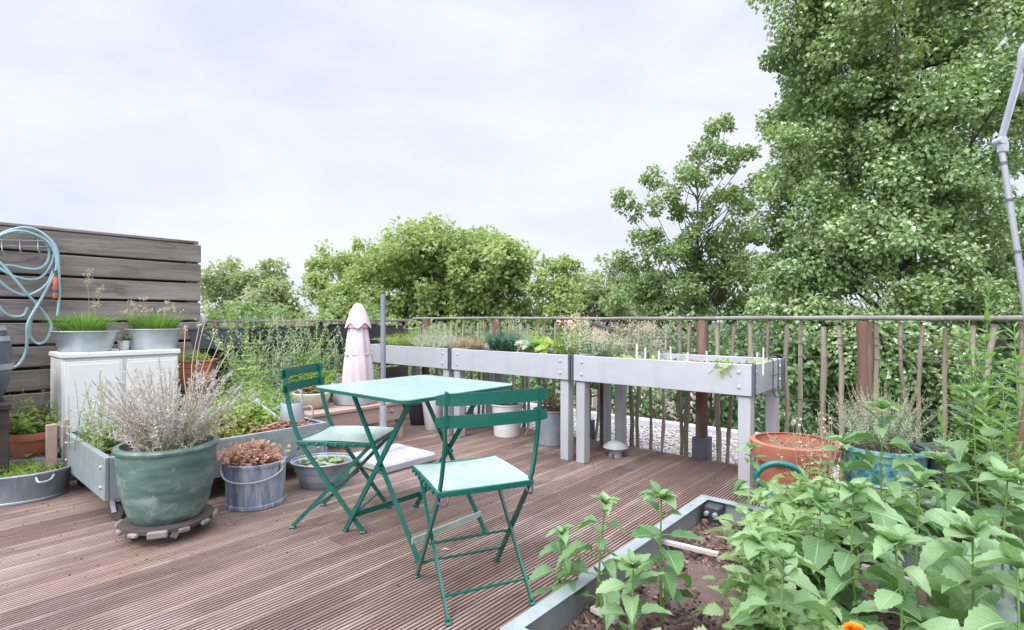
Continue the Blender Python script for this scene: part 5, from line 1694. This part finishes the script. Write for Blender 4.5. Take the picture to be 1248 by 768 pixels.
# ---- bucket, basin, tub, bowl and pots on the left
plant('red_sedum', 'red pink sedum in the streaky zinc bucket', 'sedum', (zb[0], zb[1], .222), dome(120, .13, .135, .16, hv=.6), ROUND, 7, .021, 'leaf_sedum', 'stem_dry', r=.0014, opp=True, nr=4, tone=(0, 1), tuft=6, prof=lambda f: np.ones_like(f))
plant('trailing_sedum', 'trailing red sedum stems over the left rim of the streaky bucket', 'sedum', (zb[0] - .07, zb[1] - .02, .24), dome(60, .13, .11, .18), ROUND, 9, .019, 'leaf_sedum', 'stem_dry', r=.0014, opp=True, nr=4)
rosettes('houseleek', 'green houseleek rosettes in the ribbed zinc basin', (ot[0], ot[1], .13), 46, .13, .1, .035, 'leaf_sage', 'succulent', leaves=14)
plant('small_greens', 'short fresh green seedlings filling the oval zinc tub', 'seedlings', (zt[0], zt[1], .135), dome(260, .075, .28, .30, hv=.6, elx=1, ely=.68), OVATE, 5, .022, 'leaf_lime', r=.001, opp=True, nr=4, rz=.2)
plant('hosta_plant', 'big leaved green plant beside the oval zinc tub', 'plant', (hp[0], hp[1], .12), dome(16, .13, .05, .13), OVATE, 2, .11, 'leaf_ivy', r=.002, opp=False, start=.8, wid=1.5, pitch=(0, 30), tone=(.5, 1), prof=lambda f: np.ones_like(f))
plant('shrubby_fuchsia', 'straggly yellow green shrub in the red pot by the plank screen', 'plant', (rp[0], rp[1], .31), dome(26, .36, .05, .26, hv=.55), OVATE, 8, .050, 'leaf_lime', 'stem_dry', r=.0022, opp=True, tone=(0, .6))
plant('black_pot_weed', 'sparse weed in the black pot at the left edge', 'plant', (bp[0], bp[1], .565), dome(8, .10, .08, .16), OVATE, 5, .05, 'leaf_lime', 'stem_dry', r=.002)

# ---- chive troughs on the cabinet
grass('chives', 'green chives in the left zinc trough, with tall dry seed plumes', (l1[0] - .02, l1[1], CAB + .118), 460, .17, .14, .07, 'leaf_chive', .0026, 1.0, rz=DECK * .5)
grass('chives', 'green chives in the right zinc trough, with many thin flower stalks', (l2[0], l2[1], CAB + .122), 560, .17, .145, .08, 'leaf_chive', .0026, .7, rz=DECK * .5, stalks=34)
q = thing('seed_plume', 'pale tall seed plumes rising from the left zinc trough', 'seed plume', (l1[0] + .02, l1[1], CAB + .12))
m1, m2 = MB(), MB()
for (px, py, w_) in ((106, 332, .034), (124, 352, .03), (118, 372, .03)):
    e = on_t(px, py, 4.68) - np.array(q.location)
    P = spline([np.array([.0, 0, 0]), e * .5 + [.01, 0, 0], e * .86], 5)
    m1.tube(P, .0016, 5, cap=False)
    for j in range(22):
        a = e * rng.uniform(.74, .92)
        b_ = a + (rand_dir(1)[0] * .6 + [0, 0, 1.0]) * w_ * rng.uniform(.8, 1.6)
        m1.tube([a, (a + b_) / 2, b_], .0007, 4, cap=False)
        k = 5; m2.inst(ROUND, frames(rand_dir(k), rand_dir(k)), b_ + rng.normal(0, .006, (k, 3)), rng.uniform(.004, .009, k), rng.random(k))
m1.build('stalk', MAT['stem_dry'], q, angle=0); m2.build('flower_or_seed_head', MAT['petal_pale'], q, angle=0)  # second mesh holds the seed heads of the plumes
plant('small_leaf_plant', 'dark green leaves in the tiny white pot on the cabinet', 'plant', (l3[0], l3[1], CAB + .06), dome(7, .06, .02, .05), OVATE, 2, .06, 'leaf_ivy', r=.002, start=.6, wid=1.3)
plant('red_planter_greens', 'fresh green leaves in the red ribbed planter', 'plant', (rb[0], rb[1], .73), dome(60, .10, .10, .13, hv=.5), OVATE, 5, .035, 'leaf_lime', r=.0014, nr=4)
plant('sparse_weeds', 'sparse dry weeds in the dark grey window box', 'plant', (w1[0], w1[1], .975), rows(44, .09, .2, .06, .03), LANCE, 5, .03, 'leaf_dry', 'stem_dry', r=.001, nr=4, rz=DECK)
plant('sparse_weeds', 'pale dry weeds in the middle black window box', 'plant', (w2[0], w2[1], .98), rows(60, .10, .24, .06, .03), LANCE, 6, .03, 'leaf_dry', 'stem_dry', r=.001, nr=4, rz=DECK)
plant('sparse_weeds', 'tiny dry weeds in the black window box by the parasol', 'plant', (w3[0], w3[1], 1.0), rows(30, .06, .2, .06, .03), LANCE, 5, .025, 'leaf_dry', 'stem_dry', r=.001, nr=4, rz=DECK)

# ---- tall feathery plants in the floor trough
for (s_0, n_, h_, leaf, lab) in ((2.0, 34, .78, 'leaf_feather', 'tall pale feathery plant left in the floor trough, under the grey window box'),
                                 (2.28, 44, .86, 'leaf_sage', 'tall grey green feathery plant in the middle of the floor trough'),
                                 (2.58, 40, .80, 'leaf_feather', 'tall light feathery plant right in the floor trough, behind the left chair'),
                                 (2.88, 26, .62, 'leaf_sage', 'shorter feathery plant at the right end of the floor trough')):
    P0 = st(s_0, 4.72)
    plant('fennel_plant', lab, 'fennel', (P0[0], P0[1], .42), rows(n_, h_, .16, .17, .17, k=7, hv=.7), LANCE, 24, .062, leaf, r=.0022, start=.08, pitch=(20, 65), opp=True, prof=lambda f: 1.1 - .6 * f, droop=.1, nr=4, group='feathery plants in the floor trough', tone=(.2, 1))
P0 = st(1.70, 4.45)
plant('mint_plant', 'upright leafy stem with bright pale leaves under the grey window box', 'plant', (P0[0] + .18, P0[1] + .1, .30), rows(2, .62, .02, .02, .03), OVATE, 11, .09, 'leaf_lime', r=.003, opp=True, start=.2, tone=(.6, 1))
P0 = st(2.45, 4.42)
plant('leafy_shrublet', 'bright leafy bush behind the backrest of the left chair', 'bush', (P0[0], P0[1], .36), dome(60, .42, .18, .26, hv=.5), OVATE, 10, .052, 'leaf_lime', r=.002, opp=True, nr=4, tone=(.1, .8))
P0 = st(2.92, 4.25)
plant('leafy_shrublet', 'bright leafy stems between the left chair and the parasol', 'bush', (P0[0], P0[1], .345), dome(22, .46, .09, .15, hv=.5), OVATE, 11, .05, 'leaf_lime', r=.002, opp=True, nr=4, tone=(.2, .9))
pot('terracotta_pot', 'small terracotta pot on the low bench behind the zinc pail', 'pot', (P0[0], P0[1], .342), [(.06, 0), (.065, .004), (.08, .085), (.09, .087), (.09, .11), (.086, .112)], MAT['terracotta'], .01, soil=.09)
rosettes('bowl_greens', 'dry greenish ground cover in the cream bowl', (t2_[0], t2_[1], .342 + .115), 60, .12, .12, .03, 'leaf_dry', 'ground cover', mound=.03)


# ---- raised planters
def pl(px, s, z=.79):
    k = (px - 624) / FPX
    t = (U[0] * s - k * U[1] * s) / (-V[0] + k * V[1])
    return st(s, t, z)


plant('thyme_mound', 'bright green clipped thyme mound at the far planter by the pole', 'bush', pl(495, 3.62, .785), dome(260, .16, .26, .33, hv=.25, elx=1.0), NEEDLE, 11, .026, 'leaf_lime', r=.001, opp=True, nr=4, wid=1.5, tone=(.1, .9))
plant('santolina_bush', 'silvery upright bush behind the thyme in the far planter', 'bush', pl(532, 3.80, .785), dome(110, .27, .18, .24, hv=.4), NEEDLE, 20, .028, 'leaf_sage', r=.001, opp=True, nr=4, wid=1.6)
plant('heather_mound', 'purple grey low mound at the gap between far and middle planters', 'bush', pl(538, 3.58, .785), dome(230, .15, .24, .33, hv=.3), NEEDLE, 11, .022, 'leaf_sage', 'stem_dry', r=.001, opp=True, nr=4, wid=1.6, flowers=(ROUND, 'petal_lilac', 3, .008, (.006, .02)))
grass('flower_spikes', 'thin pale flower spikes over the far planter', pl(512, 3.86, .785), 60, .2, .3, .1, 'leaf_sage', .002, .3, rz=DECK, stalks=34)
plant('thrift_mound', 'pale brown dry cushion plant left in the middle planter', 'bush', pl(574, 3.60, .785), dome(120, .14, .16, .22, hv=.4), NEEDLE, 11, .03, 'leaf_dry', 'stem_dry', r=.001, opp=True, nr=4, wid=1.4)
plant('curry_bush', 'blue green shrub with upright pale spikes in the middle planter', 'bush', pl(613, 3.60, .785), dome(130, .22, .12, .19, hv=.3), NEEDLE, 24, .032, 'leaf_blue', r=.0012, opp=True, nr=4, wid=1.7)
plant('sage_spikes', 'upright silvery stems behind the blue green shrub', 'plant', pl(618, 3.82, .785), rows(30, .32, .22, .1, .03), LANCE, 12, .035, 'leaf_sage', r=.0014, opp=True, nr=4, rz=DECK, flowers=(ROUND, 'petal_pale', 6, .010, (.006, .03)))
plant('kale_plant', 'pale broad leaved kale in the middle planter', 'kale', pl(648, 3.56, .785), dome(15, .10, .06, .13), OVATE, 2, .085, 'leaf_sage', r=.002, opp=False, start=.8, wid=1.5, pitch=(0, 35), tone=(.1, .6), prof=lambda f: np.ones_like(f))
plant('lettuce_plant', 'bright lime lettuce beside the pale kale', 'lettuce', pl(664, 3.54, .785), dome(14, .08, .05, .12), OVATE, 2, .085, 'leaf_lime', r=.002, opp=False, start=.8, wid=1.7, pitch=(0, 40), tone=(.5, 1), prof=lambda f: np.ones_like(f))
plant('lettuce_plant', 'lime green leaves behind the pale kale, under the rail', 'lettuce', pl(652, 3.82, .785), dome(30, .20, .1, .15), OVATE, 4, .06, 'leaf_lime', r=.002, opp=True, wid=1.5, pitch=(0, 40), tone=(.4, 1))
grass('iris_clump', 'spiky pale green strappy clump at the right end of the middle planter', pl(692, 3.58, .785), 70, .24, .08, .08, 'leaf_chive', .006, .7)
plant('oregano_bush', 'fluffy pale flowering bush left of the birdhouse', 'bush', pl(722, 3.66, .765), dome(170, .24, .20, .27, hv=.35), OVATE, 9, .022, 'leaf_sage', r=.0012, opp=True, nr=4, flowers=(ROUND, 'petal_pale', 12, .011, (.012, .03)))
plant('pink_yarrow', 'pale pink feathery flowers before the birdhouse', 'flowers', pl(712, 3.86, .765), rows(46, .33, .14, .08, .03), LANCE, 8, .03, 'leaf_sage', r=.0012, opp=True, nr=4, flowers=(ROUND, 'petal_pale', 12, .011, (.014, .03)), rz=DECK)
plant('white_flowers', 'cloud of tiny pale flowers right of the birdhouse', 'flowers', pl(775, 3.93, .745), rows(60, .32, .06, .20, .05), LANCE, 7, .03, 'leaf_sage', r=.001, opp=True, nr=4, flowers=(ROUND, 'petal_pale', 10, .011, (.02, .03)), rz=DECK)
for px, s_, n_, lab in ((762, 3.52, 12, 'lime seedlings at the left end of the nearest planter'), (806, 3.50, 5, 'single leafy seedling between the white tags'), (882, 3.40, 12, 'yellow green seedlings by the right corner of the nearest planter'), (926, 3.75, 6, 'small bright seedling beside the tall end tag')):
    z_ = .745
    plant('seedling', lab, 'seedling', pl(px, s_, z_), dome(n_, .085, .06, .11), OVATE, 3, .055, 'leaf_lime', r=.0015, opp=True, wid=1.3, start=.4, tone=(.5, 1), group='seedlings in the nearest planter')

plant('dry_shrub', 'dry brown plant in the pale blue bucket behind the planter leg', 'plant', (at(672, 541, 4.62)[0], 4.62, .26), dome(34, .22, .10, .16), LANCE, 10, .04, 'leaf_dry', 'stem_dry', r=.0018, nr=4, tone=(0, .5))
plant('white_pot_plant', 'reddish low plant in the tall tapered white pot', 'plant', (at(528, 520, 5.2)[0], 5.2, .335), dome(20, .12, .07, .1), OVATE, 5, .03, 'leaf_sedum', r=.0016, nr=4)
plant('bucket_herb', 'low dark plant in the white enamel bucket', 'plant', (at(618, 530, 4.92)[0], 4.92, .26), dome(30, .07, .10, .12), OVATE, 4, .03, 'leaf_ivy', r=.0016, nr=4)

# ---- right-hand pots
plant('rosemary_bush', 'grey green rosemary bush in the teal glazed pot', 'rosemary', (at(1075, 545, 2.78)[0], 2.78, .395), dome(150, .40, .10, .28, hv=.45), NEEDLE, 26, .028, 'leaf_sage', 'stem_dry', r=.0016, opp=True, nr=4, wid=1.3, start=.15, tone=(0, .7))
plant('dry_shoots', 'pale dry shoots in the orange terracotta pot', 'plant', (1.50, 2.84, .375), dome(16, .12, .14, .18), LANCE, 5, .03, 'leaf_dry', 'stem_dry', r=.0018)
P0 = at(1000, 600, 2.5)
plant('dry_plant', 'tall dry beige plant between the terracotta and teal pots', 'plant', (P0[0], P0[1], .0), rows(18, .66, .08, .07, .06), LANCE, 14, .045, 'leaf_dry', 'stem_dry', r=.0022, opp=True, start=.3, tone=(.3, 1), flowers=(ROUND, 'petal_pale', 6, .012, (.012, .05)))
P0 = at(1165, 545, 2.72)
plant('trough_weed', 'sparse dry weeds in the blue grey trough', 'plant', (P0[0], P0[1], .40), rows(20, .1, .15, .05, .03), LANCE, 5, .04, 'leaf_sage', r=.0015, rz=DECK * .2)

# ---- tall lance leaved plants at the right edge
for i, (px, py, d, n_, lab) in enumerate(((1206, 352, 2.25, 34, 'tallest lance leaved plant crossing the rail at the right'), (1236, 400, 2.1, 28, 'lance leaved plant at the frame edge, second tallest'),
                                          (1190, 432, 2.3, 24, 'lance leaved plant left of the tallest one'), (1222, 470, 2.0, 22, 'shorter lance leaved plant below the tallest one'), (1254, 452, 2.15, 26, 'lance leaved plant cut by the right frame edge'),
                                          (1178, 470, 2.35, 18, 'low lance leaved plant right of the grey trough'))):
    e = np.array(at(px, py, d)); z0 = .22
    b0 = np.array([e[0] + rng.uniform(-.03, .03), e[1] - .03, z0])
    h_ = e[2] - z0
    stems = []
    for j in range(3):
        o_ = np.array([rng.normal(0, .03), rng.normal(0, .03), 0]); hh = h_ * (1 if j == 0 else rng.uniform(.6, .9))
        tip = np.array([e[0] - b0[0], e[1] - b0[1], hh]) + (o_ * 2 if j else 0)
        stems.append(spline([o_, o_ * .7 + tip * .5 * [1, 1, 1], tip], 6))
    plant('lance_leaf_plant', lab, 'plant', b0, stems, LANCE, n_, .105, 'leaf_lance', r=.0042, opp=True, start=.1, pitch=(15, 45), droop=.15, prof=lambda f: np.interp(f, [0, .3, .8, 1], [.7, 1, .8, .35]), group='lance leaved plants at the right edge', tone=(.1, .9), wid=1.1)

# ---- broad leaved plants in the front bed  (x, y of the top, distance, base height, leaf size, nodes)
BR = [(684, 650, 1.62, .20, .075, 6, 'leftmost broad leaved plant at the bed edge, the smallest of the front three'),
      (738, 612, 1.56, .20, .085, 7, 'upright broad leaved plant second from left at the bed edge'),
      (806, 606, 1.50, .20, .095, 8, 'upright broad leaved plant third from left with a crowded top'),
      (772, 690, 1.33, .20, .105, 5, 'low broad leaved plant at the bottom edge below the front three'),
      (925, 660, 1.42, .20, .105, 6, 'broad leaved plant right of the bare soil'),
      (1075, 498, 1.86, .20, .115, 10, 'tall broad leaved plant before the teal pot'),
      (1000, 610, 1.62, .20, .100, 7, 'broad leaved plant between tomato and tall plant'),
      (1040, 600, 1.50, .20, .120, 7, 'broad leaved plant right of the tomato with drooping leaves'),
      (1122, 590, 1.55, .20, .115, 7, 'broad leaved plant beside the terracotta shards'),
      (1185, 478, 1.80, .20, .110, 10, 'tall broad leaved plant before the lance leaved plants'),
      (1228, 585, 1.52, .20, .120, 7, 'broad leaved plant at the right frame edge'),
      (1090, 660, 1.30, .20, .130, 5, 'large leaved plant low in the front bed, right of the orange flower'),
      (1185, 650, 1.33, .20, .130, 6, 'large leaved plant in the lower right corner'),
      (1240, 690, 1.22, .20, .120, 5, 'large leaved plant at the extreme lower right'),
      (955, 680, 1.26, .20, .105, 5, 'large leaved plant at the bottom edge left of the orange flower'),
      (1145, 560, 1.95, .20, .100, 8, 'broad leaved plant in the row behind the shards'),
      (1030, 540, 2.05, .20, .090, 8, 'broad leaved plant behind the tall one, by the teal pot'),
      (915, 545, 2.30, .01, .075, 9, 'slim leafy stem in front of the planter leg')]
for px, py, d, z0, L_, n_, lab in BR:
    e = np.array(at(px, py, d))
    b0 = np.array([e[0] + rng.normal(0, .02), e[1] + rng.normal(0, .02), z0])
    h_ = e[2] - z0; L_ *= rng.uniform(.85, 1.15); n_ += 1 + (n_ > 6)
    tip = np.array([e[0] - b0[0], e[1] - b0[1], h_])
    st_ = [spline([np.zeros(3), tip * .5 + rng.normal(0, .008, 3) * [1, 1, 0], tip], 7)]
    plant('broad_leaf_plant', lab, 'plant', b0, st_, BROAD, n_, L_, 'leaf_bed', r=.0042, opp=True, start=.16, pitch=(-12, 30), droop=.42, petiole=.32, flat=.72, nr=8, group='broad leaved plants in the front bed', tone=(.0, 1.0), wid=1.05, tuft=8,
                   prof=lambda f: np.interp(f, [0, .3, .7, .9, 1], [.85, 1.05, .85, .6, .42]))


# ---- tomato plants: sprawling stems with compound leaves
def tomato(label, px, py, d, n_st, spread, h):
    e = np.array(at(px, py, d)); z0 = .2
    root = thing('tomato_plant', label, 'tomato plant', (e[0], e[1], z0), 0, 'tomato plants in the front bed')
    sm, lm = MB(), MB()
    for P in dome(n_st, h, .05, spread, k=8, hv=.6, sag=.16):
        sm.tube(P, np.linspace(.005, .0022, 8), 7, cap=False)
        T = norm(np.gradient(P, axis=0))
        for i in np.linspace(1.5, 7, 9):
            a = int(i); f = min(i - a, 1)
            p = P[a] if a >= 7 else P[a] * (1 - f) + P[a + 1] * f
            az = rng.uniform(0, 6.283)
            dv = norm(np.array([math.cos(az), math.sin(az), rng.uniform(-.1, .7)]) + T[min(a, 7)] * .5)
            L_ = rng.uniform(.08, .15)
            u = np.linspace(0, 1, 5)[:, None]
            Q = p + dv * L_ * u + np.array([0, 0, -.35 * L_]) * u ** 2
            sm.tube(Q, np.linspace(.0022, .001, 5), 5, cap=False)
            side = norm(np.cross(dv, UPV))
            for j, fr in enumerate((.35, .35, .65, .65, 1.0)):
                q = Q[int(fr * 4)]
                sg = (-1, 1)[j % 2] if j < 4 else 0
                D = norm(dv * (.35 if sg else 1) + side * sg + [0, 0, rng.uniform(-.45, .2)])
                sz = L_ * (.38 if sg else .48) * rng.uniform(.7, 1.2)
                lm.inst(LEAFLET, frames(D[None], norm(UPV + rng.normal(0, .55, 3))[None]), q[None], np.array([[sz * 1.1, sz, sz]]), float(np.clip(rng.normal(.5, .25), 0, 1)))
    sm.build('stem', MAT['stem_green'], root, angle=0); lm.build('leaves', MAT['leaf_tomato'], root, angle=0)


tomato('pale sprawling tomato plant in the middle of the front bed', 962, 700, 1.74, 13, .16, .36)
tomato('pale sprawling tomato plant beside the planter leg at the end of the bed', 975, 690, 2.0, 11, .15, .36)
tomato('pale tomato plant behind the broad leaves below the terracotta pot', 1020, 690, 1.95, 6, .12, .34)
tomato('low tomato plant at the bottom edge of the front bed', 950, 760, 1.45, 7, .13, .22)
tomato('tomato plant in the bed below the teal pot', 1085, 640, 2.15, 8, .22, .28)

# ---- orange flower at the bottom edge
e = at(1042, 770, 1.28)
r_ = thing('orange_flower', 'orange ruffled flower at the bottom edge of the view', 'flower', (e[0], e[1], .2))
m = MB(); m.tube([(0, 0, 0), (.003, 0, (e[2] - .2) / 2), (0, 0, e[2] - .2)], .003, 6); m.build('stem', MAT['stem_green'], r_)
m = MB(); k = 46; ph = np.arange(k) * 2.4; el = np.linspace(.05, 1.3, k)
D = np.c_[np.cos(ph) * np.cos(el), np.sin(ph) * np.cos(el), np.sin(el)]
m.inst(ROUND, frames(D, np.tile(UPV, (k, 1)) - D * .3), np.tile([0, 0, e[2] - .2], (k, 1)), np.linspace(.030, .016, k), rng.random(k)); m.build('petals', MAT['petal_orange'], r_, angle=0)

# ---- scattered tiny leaves on the deck
fm = 0
for (px, py, lab) in ((543, 670, 'pale fallen leaf on the deck between the two chairs'), (480, 673, 'tiny fallen petal on the deck beside the table foot'), (385, 663, 'tiny fallen petal on the deck near the left chair'), (184, 657, 'pale smear of bird dropping on the deck before the green pot')):
    dd = FPX * CAM_H / (py - 388); q = at(px, py, dd)
    m = MB(); k = 6 if fm == 0 else 3
    m.inst(ROUND, frames(rand_dir(k) * [1, 1, .15], np.tile(UPV, (k, 1))), np.c_[rng.normal(0, .008, (k, 2)), np.full(k, .002)], rng.uniform(.012, .022, k) * (1 if fm == 0 else .5), rng.random(k))
    o = m.build('fallen_leaf' if fm < 3 else 'dropping', MAT['petal_pale'], loc=(q[0], q[1], .002)); tag(o, lab, 'leaf' if fm < 3 else 'dropping'); fm += 1

# ---- soil crumbs and bits of leaf on the boards round the pots and beds
m = MB()
for (cx, cy, sx_, sy_, k) in ((-1.7, 2.7, .45, .25, 150), (-2.3, 3.0, .4, .25, 110), (-1.4, 3.1, .35, .2, 100), (.3, 4.3, .9, .4, 260), (1.3, 3.5, .6, .35, 260), (.5, 2.6, .6, .5, 160), (-.5, 2.6, .9, .5, 70), (-2.0, 2.4, .6, .3, 30)):
    q = np.c_[rng.normal(cx, sx_, k), rng.normal(cy, sy_, k), np.full(k, .0025)]
    m.inst(PEBBLE, frames(rand_dir(k), rand_dir(k)), q, rng.uniform(.0012, .0045, (k, 1)) * rng.uniform(.5, 1.6, (k, 3)), rng.random(k))
tag(m.build('crumbs', MAT['soil']), 'dark soil crumbs scattered on the deck round pots and beds', 'crumbs', kind='stuff')
